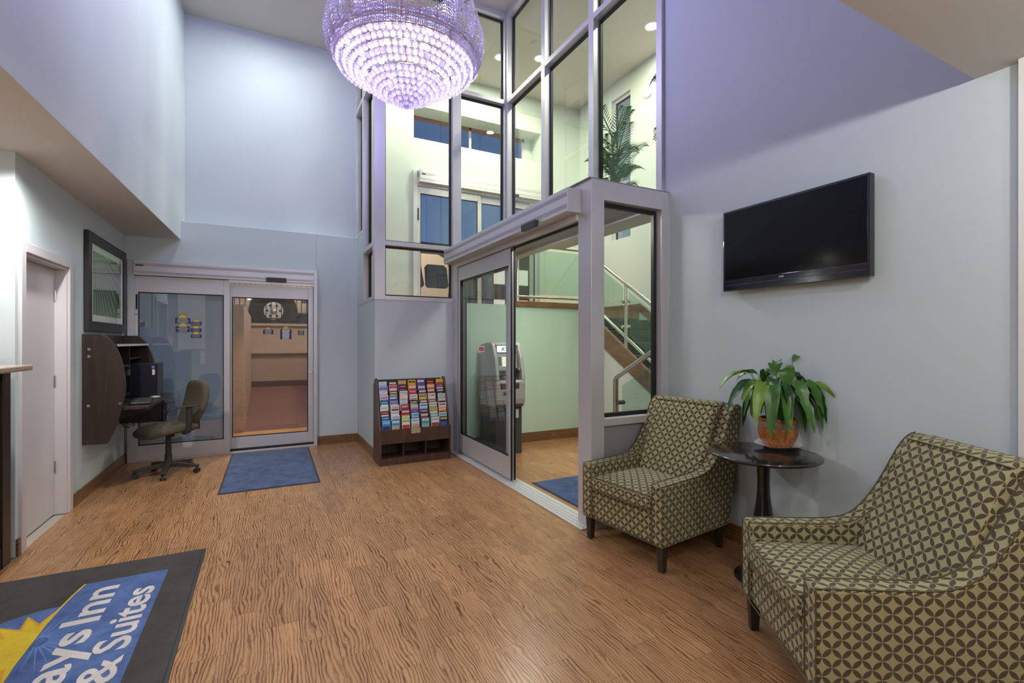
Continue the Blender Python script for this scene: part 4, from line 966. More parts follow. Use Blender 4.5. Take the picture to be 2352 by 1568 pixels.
MB().cyl((-1.06, 6.6385, 1.10), (-1.06, 6.6395, 1.10), .01, 8).build('logo', M['paper'], t)
t = thing('keyboard', 'black keyboard at the front of the desktop', 'keyboard', (-1.10, 5.95, .81), .12)
MB().box((-.085, -.23, .004), (.085, .23, .022)).build('body', M['plast'], t, local=True, bevel=.004)
for r in range(6):
    for c_ in range(18):
        MB().box((-.072+r*.025, -.215+c_*.024, .020), (-.052+r*.025, -.195+c_*.024, .028)).build('key', M['dgrey'], t, local=True)
t = thing('mouse', 'small silver mouse right of the keyboard', 'mouse', (-1.05, 6.30, .81), .2)
MB().ball((0, 0, .014), .03, 14, 8, (1.6, 1, .55)).build('shell', M['atmg'], t, local=True, smooth='all')
t = thing('desk_cable', 'loops of grey cable hanging under the carrel', 'cable', (-1.25, 6.2, .6))
MB().tube([(Vector((-1.25+.04*sin(i*.9), 5.95+.03*i, .60-.05*abs(sin(i*.55))))) for i in range(18)], .004, 6).build('cord', M['opl'], t, smooth=True)
MB().tube([(Vector((-1.25, 5.66+.04*cos(w*pi/8), .818+.03*sin(w*pi/8)))) for w in range(17)], .003, 5).build('cord', M['paper'], t, smooth=True)

# ---------------------------------------------------------------- office chair
t = thing('office_chair', 'olive-brown swivel chair on casters pulled up to the carrel', 'office chair', (-.925, 6.24, 0), pi+.55)
# local: +x faces the desk
def superbox(name, cx, cy_, cz, lx, ly, lz, shape, m, parent):
    b = MB(); nu, nv = 20, 10
    for j in range(nv+1):
        ph = -pi/2+pi*j/nv
        for i in range(nu):
            th = 2*pi*i/nu; f1 = lambda v, e: (abs(v)**e)*(1 if v >= 0 else -1)
            x = f1(cos(th), .55)*f1(cos(ph), .5)*lx/2; y = f1(sin(th), .55)*f1(cos(ph), .5)*ly/2; z = f1(sin(ph), .6)*lz/2
            b.v.append(shape(x, y, z, cx, cy_, cz))
    for j in range(nv):
        for i in range(nu): k = (i+1) % nu; b.face((j*nu+i, j*nu+k, (j+1)*nu+k, (j+1)*nu+i))
    return b.build(name, m, parent, local=True, smooth='all', sub=1)
superbox('seat', .02, 0, .497, .53, .50, .105, lambda x, y, z, a, b_, c_: (a+x, b_+y, c_+z-.045*max(0, (x-.08))/.18*1.2-(.01*(1-(y/.25)**2) if z > 0 else 0)), M['ofab'], t)
def bshape(x, y, z, a, b_, c_):
    zz = z+c_; k = (zz-.56)/.43
    w = 1-.18*max(0, .45-k)-.10*max(0, k-.6)
    return (a-.02-.10*k**2*.5-.05*sin(k*pi)+.06+x-.04*k, b_+y*w, zz)
superbox('backrest', -.24, 0, .735, .10, .45, .51, bshape, M['ofab'], t)
MB().box((-.27, -.035, .44), (-.05, .035, .462)).box((-.30, -.035, .44), (-.27, .035, .62)).build('back_bracket', M['opl'], t, local=True, bevel=.006)
for s in (-1, 1):
    a = MB().tube([(-.06, s*.20, .455), (-.07, s*.265, .47), (-.075, s*.28, .56), (-.075, s*.28, .725)], .028, 8).build('armrest', M['opl'], t, local=True, smooth=True)
    pth = [(-.17, s*.28, .735), (-.05, s*.28, .738), (.06, s*.275, .730), (.12, s*.265, .705), (.135, s*.26, .675)]
    b = MB()
    for i, p in enumerate(pth):
        w = .038 if i < 4 else .026
        b.v += [(p[0], p[1]-w, p[2]-.008), (p[0], p[1]+w, p[2]-.008), (p[0], p[1]+w, p[2]+.008), (p[0], p[1]-w, p[2]+.008)]
    for i in range(len(pth)-1):
        for k in range(4): b.face((i*4+k, i*4+(k+1) % 4, i*4+4+(k+1) % 4, i*4+4+k))
    b.face((0, 1, 2, 3)); k = 4*(len(pth)-1); b.face((k+3, k+2, k+1, k))
    b.build('arm_pad', M['opl'], a, local=True, smooth=True, bevel=.006)
MB().lathe([(.028, .20), (.028, .30), (.024, .30), (.024, .42), (.05, .44), (.05, .462), (0, .462)], seg=20).lathe([(.036, .08), (.034, .21), (.028, .21)], seg=20).build('gas_column', M['opl'], t, local=True, smooth=True)
MB().box((-.12, -.09, .44), (.12, .09, .47)).build('tilt_mechanism', M['opl'], t, local=True, bevel=.01)
MB().cyl((.02, .09, .43), (.02, .15, .43), .018, 10).build('adjust_knob', M['opl'], t, local=True)
MB().tube([(.05, -.09, .45), (.06, -.20, .445), (.06, -.25, .44)], .007, 6).build('height_lever', M['opl'], t, local=True)
for i in range(5):
    a = radians(-14+72*i); d = Vector((cos(a), sin(a), 0)); s = Vector((-sin(a), cos(a), 0)); b = MB(); R0 = .30
    for r, w, zt, zb_ in ((.02, .030, .125, .075), (.12, .026, .118, .072), (.24, .022, .098, .066), (R0, .020, .088, .062)):
        for q, z in ((-1, zb_), (1, zb_), (1, zt), (-1, zt)): b.v.append(tuple(d*r+s*(w*q)+Vector((0, 0, z))))
    for k in range(3):
        for c_ in range(4): b.face((k*4+c_, k*4+(c_+1) % 4, k*4+4+(c_+1) % 4, k*4+4+c_))
    b.face((0, 1, 2, 3)); b.face((15, 14, 13, 12))
    o = b.build('base_arm', M['opl'], t, local=True, bevel=.004)
    cpos = d*(R0-.02)+d*0; cc = MB()
    for q in (-1, 1): cc.cyl(tuple(cpos+s*(.008*q)+Vector((0, 0, .028))), tuple(cpos+s*(.026*q)+Vector((0, 0, .028))), .028, 16)
    cc.cyl(tuple(cpos+Vector((0, 0, .03))), tuple(cpos+Vector((0, 0, .066))), .008, 8)
    cc.build('caster', M['plast'], o, local=True, smooth=True)

# ---------------------------------------------------------------- mats
def floor_mat(label, x0, x1, y0, y1, m=None, rz=0, th=.009):
    t = thing('floor_mat', label, 'mat', ((x0+x1)/2, (y0+y1)/2, 0), rz); a, b_ = (x1-x0)/2, (y1-y0)/2
    MB().box((-a, -b_, 0), (a, b_, .0035)).build('rubber_backing', M['rubber'], t, local=True)
    MB().box((-a+.018, -b_+.018, .0035), (a-.018, b_-.018, th)).build('pile', m or M['matb'], t, local=True, bevel=.002)
    return t
floor_mat('blue carpet mat in front of the back entrance door', -.385, .505, 5.155, 6.945, rz=-.012)
floor_mat('blue carpet mat inside the vestibule past the open door', 2.37, 2.96, 2.95, 4.15)
t = floor_mat('large charcoal mat with blue and yellow inn logo, bottom left', -1.395, -.36, 2.14, 3.862, M['matk'])
TH = .0095; LX, LR, LY0, LY1 = -.955, -.533, 2.40, 3.60
LW = t
# blue rectangle with slightly curved left edge
edge = [(-.927, 3.597), (-.948, 3.47), (-.962, 3.33), (-.972, 3.15), (-.976, 3.0), (-.972, 2.85), (-.962, 2.67), (-.948, 2.53), (-.927, 2.403)]
MB().prism(edge+[(LR, LY0), (LR, LY1)], .0012, 'z', TH-.0006).build('blue_field', M['matlb'], t)
MB().prism([(x-.006, y) for x, y in edge]+[(x+.003, y) for x, y in edge[::-1]], .0016, 'z', TH-.0006).build('yellow_line', M['maty'], t)
SCX, SCY = -.968, 3.0
MB().prism([(SCX-.355*cos(pi*k/24-pi/2), SCY+.355*sin(pi*k/24-pi/2)) for k in range(25)], .0010, 'z', TH-.0006).build('blue_dome', M['matlb'], t)
def star(r0, r1, n, name, m, h, off=0):
    pts = [(SCX, SCY-r1)]
    for k in range(n*2+1):
        a = -pi/2+pi*k/(2*n); r = r1 if k % 2 == 0 else r0; pts.append((SCX-r*cos(a), SCY+r*sin(a)))
    MB().prism(pts[1:], h, 'z', TH-.0006).build(name, m, t)
star(.20, .325, 9, 'sun_shadow_rays', M['mato'], .0018)
star(.165, .298, 9, 'sun_rays', M['maty'], .0022)
for k in range(17):
    a = -pi/2+pi*(k+.5)/17; w = .028; r0, r1 = .03, .25+.05*(k % 2)
    if abs(a) > 1.5: continue
    MB().prism([(SCX+.012+r0*cos(a), SCY+r0*sin(a)), (SCX+.012+r1*cos(a+.012), SCY+r1*sin(a+.012)), (SCX+.012+r0*1.2*cos(a+.30), SCY+r0*1.2*sin(a+.30))], .0014, 'z', TH-.0004).build('light_ray', M['matl'], t)
RZ = (0, 0, radians(90)); zt = TH+.0006
text('Inn', 'lettering', M['matw'], .2, (-.752, 3.100, zt), RZ, t, fit=(.400, .150), bold=.004, ext=.0012)
text('Days', 'lettering', M['matw'], .2, (-.752, 2.33, zt), RZ, t, fit=(.70, .155), bold=.004, ext=.0012)
text('Suites', 'lettering', M['matw'], .2, (-.568, 2.765, zt), RZ, t, fit=(.635, .135), bold=.004, ext=.0012)
text('&', 'lettering', M['matw'], .2, (-.568, 2.52, zt), RZ, t, fit=(.19, .130), bold=.003, ext=.0012)
text('\u00ae', 'registered_mark', M['matl'], .03, (-.590, 3.440, zt), RZ, t, ext=.0006)

# ---------------------------------------------------------------- reception counter
t = thing('reception_counter', 'granite-topped dark wood reception counter at the left edge', 'counter', (-1.6, 2.6, 0))
MB().box((-1.95, 1.2, 0), (-1.475, 4.205, 1.235)).build('counter_body', M['espresso'], t)
MB().box((-1.475, 4.10, 0), (-1.455, 4.205, 1.235)).build('end_stile', M['espresso'], t, bevel=.002)
MB().box((-1.475, 1.2, .0), (-1.462, 4.10, .12)).build('kick_board', M['plast'], t)
MB().box((-2.05, 1.1, 1.235), (-1.335, 4.165, 1.27)).build('countertop', M['granite'], t, bevel=.008, seg=3)
t = thing('sign_holder', 'slim white sign holder standing on the granite counter', 'sign holder', (-1.49, 3.72, 1.27))
MB().box((-1.52, 3.70, 1.27), (-1.475, 3.715, 1.49)).build('panel', M['white'], t, bevel=.002)
MB().box((-1.53, 3.67, 1.27), (-1.465, 3.74, 1.275)).build('foot', M['white'], t)
t = thing('stapler', 'black object lying on the counter at the picture edge', 'stapler', (-1.47, 3.60, 1.27))
MB().ball((-1.47, 3.60, 1.283), .022, 12, 6, (1, 2.4, .6)).build('cap', M['plast'], t, smooth='all')

# ---------------------------------------------------------------- brochure rack and brochures
t = thing('brochure_rack', 'dark brown wooden brochure rack under the glazing', 'brochure rack', (1.58, 5.66, 0))
RX0, RX1 = 1.150, 2.006; yf, yb2 = 5.48, 5.84
side = [(yf, 0), (yf, .41), (5.505, .44), (5.70, .965), (5.715, .985), (5.745, .985), (yb2, .90), (yb2, 0)]
for x in (RX0, RX1-.022): MB().prism(side, .022, 'x', x).build('side_panel', M['rackw'], t, bevel=.003)
i0, i1 = RX0+.022, RX1-.022
MB().box((i0, 5.815, .05), (i1, 5.835, .96)).build('back_panel', M['rackw'], t)
MB().box((i0, yf+.004, .0), (i1, yf+.024, .075)).build('toe_board', M['rackw'], t, bevel=.002)
MB().box((i0, yf+.024, .055), (i1, 5.815, .075)).build('shelf', M['rackw'], t)
MB().box((i0, yf, .245), (i1, 5.815, .262)).build('shelf', M['rackw'], t, bevel=.002)
MB().box((i0, yf+.006, .262), (i1, yf+.024, .405)).build('front_board', M['rackw'], t, bevel=.002)
for k in (1, 2): x = i0+(i1-i0)*k/3; MB().box((x-.008, yf+.08, .075), (x+.008, 5.815, .245)).build('divider', M['rackw'], t)
MB().box((1.515, yf-.0, .345), (1.625, yf+.006, .405)).build('name_plate', mat('brass_plate', (.50, .47, .33), .4, metal=.5), t, label='small brass plate with engraved lines')
rows, cols = 9, 7; ys0, zs0, ys1, zs1 = 5.512, .385, 5.700, .885
for r in range(rows):                      # stepped pocket backs
    a = r/(rows); y = ys0+(ys1-ys0)*a; z = zs0+(zs1-zs0)*a
    MB().box((i0, y+.0155, z-.05), (i1, y+.0175, z+.05)).build('pocket_board', M['rackw'], t)
w = dict(w=(.74, .73, .75), b=(.03, .12, .42), lb=(.36, .55, .78), sb=(.05, .33, .68), k=(.015, .015, .018), r=(.55, .03, .04), g=(.14, .48, .07), y=(.72, .50, .03), o=(.72, .26, .03), p=(.13, .09, .35), t=(.02, .40, .40), n=(.025, .035, .13), m=(.28, .03, .07), tan=(.50, .38, .26), pk=(.62, .30, .38), br=(.25, .07, .04), gy=(.36, .38, .42), mag=(.5, .06, .35), yg=(.50, .55, .05), lav=(.38, .34, .55))
nm = dict(w='white', b='blue', lb='light blue', sb='bright blue', k='black', r='red', g='green', y='yellow', o='orange', p='purple', t='teal', n='navy', m='maroon', tan='tan', pk='pink', br='brown', gy='grey', mag='magenta', yg='yellow-green', lav='lavender')
table = [ # bottom row first: base, heading, picture
 [('sb', 'lb', 'n'), ('sb', 'w', 'tan'), ('w', 'g', 'r'), ('w', 'lb', 'tan'), ('t', 'w', 'gy'), ('w', 'r', 'br'), ('n', 'y', 'b')],
 [('n', 'sb', 'o'), ('w', 'gy', 'k'), ('yg', 'w', 'r'), ('sb', 'w', 'b'), ('m', 'w', 'r'), ('t', 'w', 't'), ('w', 't', 'gy')],
 [('k', 'r', 'w'), ('w', 'gy', 'tan'), ('m', 'w', 'r'), ('b', 'r', 'w'), ('n', 'y', 'lb'), ('tan', 'o', 'w'), ('o', 'w', 'br')],
 [('w', 'g', 'yg'), ('w', 'pk', 'm'), ('r', 'w', 'm'), ('lav', 'w', 'b'), ('w', 'b', 'lb'), ('w', 'gy', 'g'), ('w', 'r', 'm')],
 [('n', 'sb', 'w'), ('lav', 'p', 'tan'), ('lb', 'w', 'lb'), ('k', 'w', 'y'), ('k', 'w', 'gy'), ('br', 'tan', 'r'), ('gy', 'w', 'n')],
 [('w', 'mag', 'p'), ('b', 'w', 'lb'), ('w', 'o', 'tan'), ('w', 'lb', 'tan'), ('y', 'b', 'w'), ('w', 'r', 'w'), ('w', 'gy', 'g')],
 [('lb', 'w', 'r'), ('k', 'tan', 'y'), ('w', 'gy', 'pk'), ('r', 'w', 'gy'), ('k', 'w', 'mag'), ('r', 'w', 'n'), ('k', 'tan', 'br')],
 [('lav', 'p', 'tan'), ('pk', 'r', 'w'), ('k', 'r', 'k'), ('o', 'w', 'b'), ('p', 'w', 'lav'), ('o', 'w', 'gy'), ('b', 'r', 'w')],
 [('lb', 'w', 'lb'), ('k', 'w', 'g'), ('pk', 'y', 'b'), ('y', 'k', 'o'), ('p', 'w', 'y'), ('k', 'r', 'r'), ('o', 'y', 'r')]]
ordc = ['first', 'second', 'third', 'fourth', 'fifth', 'sixth', 'seventh']
ordr = ['bottom', 'second-lowest', 'third-lowest', 'fourth-lowest', 'middle', 'fourth-highest', 'third-highest', 'second-highest', 'top']
words = {(0, 5): ('Choice', 'r'), (3, 2): ('JERSEY', 'w'), (5, 5): ('STOMP', 'r'), (2, 4): ('DINING', 'w'), (4, 3): ('Beautiful', 'w'), (3, 1): ('Choice', 'm'), (6, 3): ('The Jersey', 'w'), (3, 0): ('VISIT', 'g'), (1, 3): ('Bus', 'w'), (5, 2): ('D', 'o')}
lean = math.atan2(ys1-ys0, zs1-zs0); rb = random.Random(5)
for r in range(rows):
    for c_ in range(cols):
        a = r/rows; y = ys0+(ys1-ys0)*a; z = zs0+(zs1-zs0)*a-.045
        bw = .094; x = i0+(i1-i0)*(c_+.5)/cols+rb.uniform(-.005, .005); hh = rb.uniform(.158, .176) if r else .172
        k, hd, pc_ = table[r][c_]; dy = rb.uniform(-.003, .002)
        body = [nm[k], 'brochure with', (nm[hd]+' heading,') if hd != k else 'plain cover,', ordc[c_], 'from left in the', ordr[r], 'row']
        bro = thing('brochure', ' '.join(body), 'brochure', (x, y+dy, z), rb.uniform(-.03, .03), 'brochures in the wooden rack')
        bro.rotation_euler = (-lean*.15, rb.uniform(-.02, .02), 0)
        MB().box((-bw/2, -.0035, 0), (bw/2, .0035, hh)).build('cover', colmat(w[k]), bro, local=True)
        MB().box((-bw*.42, -.0042, hh*.80), (bw*.42, -.0035, hh*.93)).build('heading', colmat(w[hd]), bro, local=True)
        pz0, pz1 = (.12, .62) if r == 0 else (.60, .74)
        if (r+c_) % 3 or r == 0:
            MB().box((-bw*.44, -.0042, hh*pz0), (bw*.44, -.0035, hh*pz1)).build('picture', colmat(w[pc_]), bro, local=True)
        tl = MB()
        for q in range(2): ww = rb.uniform(.2, .38)*bw; tl.box((-ww, -.0048, hh*(.87 if q else .68)-.0014), (ww, -.0041, hh*(.87 if q else .68)+.0014))
        if (r, c_) not in words: tl.build('print_line', colmat(w['k'] if hd in ('w', 'y', 'lb') else w['w']), bro, local=True)
        else:
            body_, ck = words[(r, c_)]
            MB().box((-bw*.42, -.0046, hh*.78), (bw*.42, -.0040, hh*.95)).build('title_band', colmat(w[k]), bro, local=True)
            bpy.context.view_layer.update()
            mw = wm(bro) @ Vector((-bw*.38, -.0056, hh*.80)); text(body_, 'lettering', colmat(w[ck]), .02, mw, (radians(90)-lean*.15, 0, 0), bro, fit=(bw*.76 if len(body_) > 1 else bw*.3, .020), ext=.0002, bold=.0004)

# ---------------------------------------------------------------- cash machine
ax0, ax1, ay0, ay1 = 2.52, 2.925, 5.27, 5.80
t = thing('cash_machine', 'grey cash machine standing in the vestibule behind the glass door', 'cash machine', ((ax0+ax1)/2, (ay0+ay1)/2, 0))
MB().box((ax0+.015, ay0+.06, .0), (ax1-.02, ay1, .62)).build('safe_cabinet', M['atmd'], t, bevel=.008)
MB().prism([(ay0+.06, .60), (ay0+.015, .64), (ay0, .70), (ay0, .92), (ay0+.02, .94), (ay1-.02, .94), (ay1-.02, .60)], ax1-ax0, 'x', ax0).build('dispenser_head', M['atmg'], t, bevel=.012)
up = [(ay0+.0, .93), (ay0+.01, 1.0), (ay0+.055, 1.22), (ay0+.12, 1.36), (ay0+.16, 1.405), (ay0+.30, 1.41), (ay1-.02, 1.38), (ay1-.02, .93)]
for x in (ax0, ax1-.045): MB().prism(up, .045, 'x', x).build('side_cheek', M['atmg'], t, bevel=.010)
MB().prism([(ay0+.10, .93), (ay0+.14, 1.20), (ay0+.20, 1.375), (ay1-.02, 1.35), (ay1-.02, .93)], ax1-ax0-.09, 'x', ax0+.045).build('fascia', M['atmd'], t)
MB().prism([(ay0+.15, 1.385), (ay0+.13, 1.375), (ay0+.17, 1.408), (ay0+.30, 1.412), (ay0+.30, 1.385)], ax1-ax0-.09, 'x', ax0+.045).build('hood', M['atmg'], t, bevel=.004)
def tilted(name, x0, x1, z0, z1, off, m, par=None, th=.006, **k):
    yy = lambda z: ay0+.10+(z-.93)*.15-off
    return MB().prism([(yy(z0), z0), (yy(z1), z1), (yy(z1)+th, z1), (yy(z0)+th, z0)], x1-x0, 'x', x0).build(name, m, par or t, **k)
sg = tilted('lit_sign', ax0+.075, ax1-.075, 1.285, 1.365, .018, M['sign'], label='backlit cream sign')
ysg = ay0+.10+(1.32-.93)*.15-.021
text('ATM', 'lettering', colmat((.02, .35, .65)), .06, (ax0+.125, ysg, 1.300), (radians(90), 0, 0), sg, fit=(.155, .050), ext=.001, bold=.002)
pn = tilted('screen_surround', ax0+.06, ax1-.06, 1.09, 1.265, .014, M['atmg'])
tilted('display', ax0+.135, ax1-.135, 1.105, 1.225, .017, M['lcd'], pn)
for s in (0, 1):
    for k in range(4): tilted('side_key', ax0+(.085 if s == 0 else .28), ax0+(.12 if s == 0 else .315), 1.125+.027*k, 1.140+.027*k, .019, M['dgrey'], pn)
cr = MB().box((ax0+.05, ay0+.055, 1.055), (ax1-.05, ay0+.13, 1.085)).build('reader_bar', M['atmg'], t, bevel=.004)
MB().box((ax1-.15, ay0+.02, 1.045), (ax1-.09, ay0+.07, 1.085)).build('card_reader', M['dgrey'], cr, bevel=.005)
MB().cyl((ax1-.12, ay0+.012, 1.07), (ax1-.12, ay0+.03, 1.07), .016, 12).build('card_slot', M['black'], cr)
kp = MB().prism([(ay0+.02, .945), (ay0+.14, .985), (ay0+.14, .94), (ay0+.02, .94)], ax1-ax0-.12, 'x', ax0+.06).build('keypad_tray', M['atmd'], t)
for i in range(4):
    for j in range(3): MB().box((ax0+.13+i*.035, ay0+.04+j*.026, .956+j*.009), (ax0+.157+i*.035, ay0+.06+j*.026, .970+j*.009)).build('key', M['steel'], kp)
MB().box((ax0+.05, ay0-.004, .83), (ax1-.09, ay0+.01, .90)).build('receipt_slot', M['dgrey'], t, bevel=.004)
MB().box((ax0+.09, ay0-.006, .755), (ax1-.15, ay0+.008, .80)).build('cash_slot', M['black'], t, bevel=.006)
MB().cyl((ax1-.03, ay0-.005, .88), (ax1-.03, ay0+.01, .88), .014, 16).build('lock', M['chrome'], t)
MB().box((ax0+.02, ay0+.012, .602), (ax1-.02, ay0+.05, .615)).build('lower_lip', M['maroon'], t, bevel=.003)
nl = MB().box((ax0+.16, ay0+.055, .455), (ax1-.07, ay0+.061, .565)).build('notice_label', M['paper'], t, label='white notice with small print')
pl = MB()
for k in range(7): pl.box((ax0+.175, ay0+.0535, .470+.013*k), (ax0+.215, ay0+.0552, .473+.013*k)).box((ax0+.235, ay0+.0535, .470+.013*k), (ax1-.085, ay0+.0552, .473+.013*k))
pl.build('print_line', M['dgrey'], nl, kind='stuff')

# ---------------------------------------------------------------- chandelier
CX, CY = 1.027, 3.867
t = thing('chandelier', 'large round crystal bead chandelier glowing lavender', 'chandelier', (CX, CY, CH-.02))
rings = [(.530, 3.660, 69), (.478, 3.640, 62), (.432, 3.606, 56), (.388, 3.578, 51), (.342, 3.550, 45), (.296, 3.505, 39), (.252, 3.480, 33), (.210, 3.452, 28), (.166, 3.433, 22), (.122, 3.410, 16), (.078, 3.387, 10), (.036, 3.368, 5)]
def hoop(r, z, tr, n=72): return MB().tube([(CX+r*cos(2*pi*k/n), CY+r*sin(2*pi*k/n), z) for k in range(n)], tr, 5, closed=True)
br = .0232; pts_ = []
for r, z, n in rings:
    hoop(r, z+br+.006, .0028).build('ring_wire', M['gold'], t, smooth=True)
    for k in range(n): a = 2*pi*(k+.5*(n % 2))/n; pts_.append((CX+r*cos(a), CY+r*sin(a), z))
pts_.append((CX, CY, 3.352))
pts_.sort(key=lambda p: (p[0]*S_+p[1]*K_))
bm0 = MB().ball((0, 0, 0), br, 14, 9, (1, 1, 1.08)).build('crystal_ball', M['crystal'], t, local=True, smooth='all'); bm0.location = Vector(pts_[0])-Vector((CX, CY, CH-.02))
for p in pts_[1:300]:
    o = bpy.data.objects.new('crystal_ball', bm0.data); C.objects.link(o); o.parent = t; o.location = Vector(p)-Vector((CX, CY, CH-.02))
b = MB()
for p in pts_[300:]: b.ball(p, br, 10, 7, (1, 1, 1.08))
b.build('crystal_balls_far', M['crystal'], t, smooth='all', kind='stuff')
# small crystal curtains
def strings(name, r_top, z_top, r_bot, z_bot, n, m_, scal=0, phase=0, petals=0, br2=.0076, belly=0):
    b = MB()
    for k in range(n):
        a = 2*pi*(k+.5)/n; u = (a*petals/(2*pi)) % 1 if petals else 0
        dz = scal*sin(pi*u) if petals else 0; bul = .030*sin(pi*u) if petals else 0
        for j in range(m_):
            q = j/(m_-1); r = r_top+(r_bot-r_top)*q+bul*(1-q*.6)+belly*sin(pi*q); z = z_top+(z_bot-z_top)*q+dz*(1-q)
            x, y = CX+r*cos(a), CY+r*sin(a); n0 = len(b.v); s = br2*(1.15 if j % 2 else .85)
            b.v += [(x+s, y, z), (x, y+s, z), (x-s, y, z), (x, y-s, z), (x, y, z+s*1.3), (x, y, z-s*1.3)]
            for f4 in ((0, 1, 4), (1, 2, 4), (2, 3, 4), (3, 0, 4), (1, 0, 5), (2, 1, 5), (3, 2, 5), (0, 3, 5)): b.face([n0+i for i in f4])
    return b.build(name, M['bead'], t, kind='stuff')
strings('bead_band', .555, 3.745, .553, 3.680, 200, 5)
strings('bead_band', .572, 3.80, .566, 3.755, 200, 4)
strings('bead_petals', .580, 3.960, .570, 3.690, 260, 15, .05, petals=30, belly=.040)
strings('bead_petals', .520, 4.130, .520, 3.95, 200, 10, .05, petals=26, belly=.03)
strings('bead_petals', .42, 4.42, .40, 4.15, 150, 12, .05, petals=18)
strings('bead_fringe', .600, 3.775, .585, 3.715, 220, 4)
for r, z in ((.558, 3.755), (.552, 3.680), (.575, 3.812)): hoop(r, z, .003).build('ring_wire', M['gold'], t, smooth=True)
def petal_hoop(R, z, n, sc_, bulge=.03):
    P = []
    for k in range(n*10): a = 2*pi*k/(n*10); u = (k % 10)/10; P.append((CX+(R+bulge*sin(pi*u))*cos(a), CY+(R+bulge*sin(pi*u))*sin(a), z+sc_*sin(pi*u)))
    return MB().tube(P, .0034, 5, closed=True)
petal_hoop(.582, 3.966, 30, .05).build('petal_wire', M['gold'], t, smooth=True)
petal_hoop(.522, 4.136, 26, .05).build('petal_wire', M['gold'], t, smooth=True)
hoop(.585, 3.73, .003).build('ring_wire', M['gold'], t)
for k in range(30):
    a = 2*pi*k/30; MB().tube([(CX+r_*cos(a), CY+r_*sin(a), z_) for r_, z_ in ((.582, 3.96), (.612, 3.89), (.622, 3.82), (.605, 3.75), (.575, 3.695))], .0022, 4).build('petal_rib', M['gold'], t)
for k in range(10):
    a = 2*pi*k/10; MB().tube([(CX+r*cos(a), CY+r*sin(a), z+br+.008) for r, z, n in rings[:-1]]+[(CX, CY, 3.41)], .0025, 4).build('spoke', M['gold'], t)
MB().cyl((CX, CY, 3.42), (CX, CY, CH-.02), .012, 8).build('stem', M['gold'], t)
MB().lathe([(0, CH-.06), (.16, CH-.05), (.17, CH), (0, CH)], (CX, CY, 0), 32).build('canopy', M['gold'], t, smooth=True)
lb = random.Random(3); nb = 0
for R, z, n in ((.47, 3.72, 20), (.36, 3.66, 16), (.25, 3.60, 11), (.14, 3.54, 6)):
    for k in range(n):
        a = 2*pi*(k+.3)/n; red = lb.random() < .10
        MB().ball((CX+R*cos(a), CY+R*sin(a), z), .012 if red else .021, 8, 6).build('led_bulb', M['ledr'] if red else M['led'], t, smooth='all')

# ---------------------------------------------------------------- palm and hanging plant beyond the glass
def frond(name, root, az, L_, lift, m, nleaf=22, lw=.012, ll=.17, parent=None, droop=.9):
    b = MB(); d = Vector((cos(az), sin(az), 0)); s = Vector((-sin(az), cos(az), 0)); P = []
    for i in range(nleaf+1):
        u = i/nleaf; P.append(Vector(root)+d*(L_*u*(1-.15*u))+Vector((0, 0, lift*u-droop*L_*u*u*u*.6)))
    b.tube(P, [.007*(1-.8*i/nleaf)+.0015 for i in range(nleaf+1)], 5)
    for i in range(3, nleaf):
        tg = (P[i+1]-P[i-1]).normalized(); up = tg.cross(s).normalized(); l = ll*(.55+.45*sin(pi*(i/nleaf)**.8))
        for q in (-1, 1):
            dr = (s*q*.86+tg*.62+Vector((0, 0, -.16))).normalized(); a = P[i]; w_ = lw*.5
            b.poly([a-tg*w_, a+dr*l*.45-tg*w_*1.2, a+dr*l, a+dr*l*.45+tg*w_*1.2])
    b.v = [(max(x, 3.075+.002*(i_ % 5)), y, z) for i_, (x, y, z) in enumerate(b.v)]
    return b.build(name, m, parent)
struct(B('trim_3', (XT+.12, YP+.1, 2.61), (3.42, 5.2, 2.65), M['mint']), 'narrow shelf behind the upper glazing')
pb = Vector((3.27, 3.98, 2.65)); t = thing('potted_palm', 'green palm standing behind the upper glazing above the vestibule', 'palm', pb)
MB().lathe([(0, 0), (.09, 0), (.12, .2), (.115, .21), (0, .19)], pb, 24).build('pot', M['rackw'], t, smooth=True)
rp_ = random.Random(4)
for k, (dx, dy, h_) in enumerate(((0, 0, .92), (.03, .07, .72), (-.03, -.06, .60), (.02, -.02, .45))):
    MB().tube([pb+Vector((dx*.3, dy*.3, .19)), pb+Vector((dx*1.0, dy*1.0, h_*.6)), pb+Vector((dx*1.3, dy*1.3, h_))], [.016, .012, .009], 7).build('stem', M['palms'], t, smooth=True)
    for q in range(10):
        frond('frond', pb+Vector((dx*1.3, dy*1.3, h_*(.80+.2*(q % 3)/2))), 2*pi*q/10+k*.6+rp_.uniform(-.2, .2), rp_.uniform(.22, .38), rp_.uniform(.16, .48), M['palm'], 18, .011, .13, t, droop=.7)
pb = Vector((3.27, 3.16, 2.65)); t = thing('potted_ficus', 'brown-leaved plant peeking in at the right end of the glazing', 'plant', pb)
MB().lathe([(0, 0), (.08, 0), (.10, .16), (.095, .17), (0, .15)], pb, 18).build('pot', M['dry'], t, smooth=True)
MB().tube([pb+Vector((0, 0, .15)), pb+Vector((.02, .03, .7)), pb+Vector((0, .06, 1.22))], [.014, .011, .008], 7).build('stem', M['dry'], t, smooth=True)
for z_, n_, l_ in ((1.22, 9, .17), (.72, 5, .15)):
    for q in range(n_): frond('branch', pb+Vector((0, .05, z_)), 2*pi*q/n_+.4, rp_.uniform(l_*.8, l_*1.2), rp_.uniform(-.02, .10), M['dry'], 8, .022, .075, t, droop=1.2)

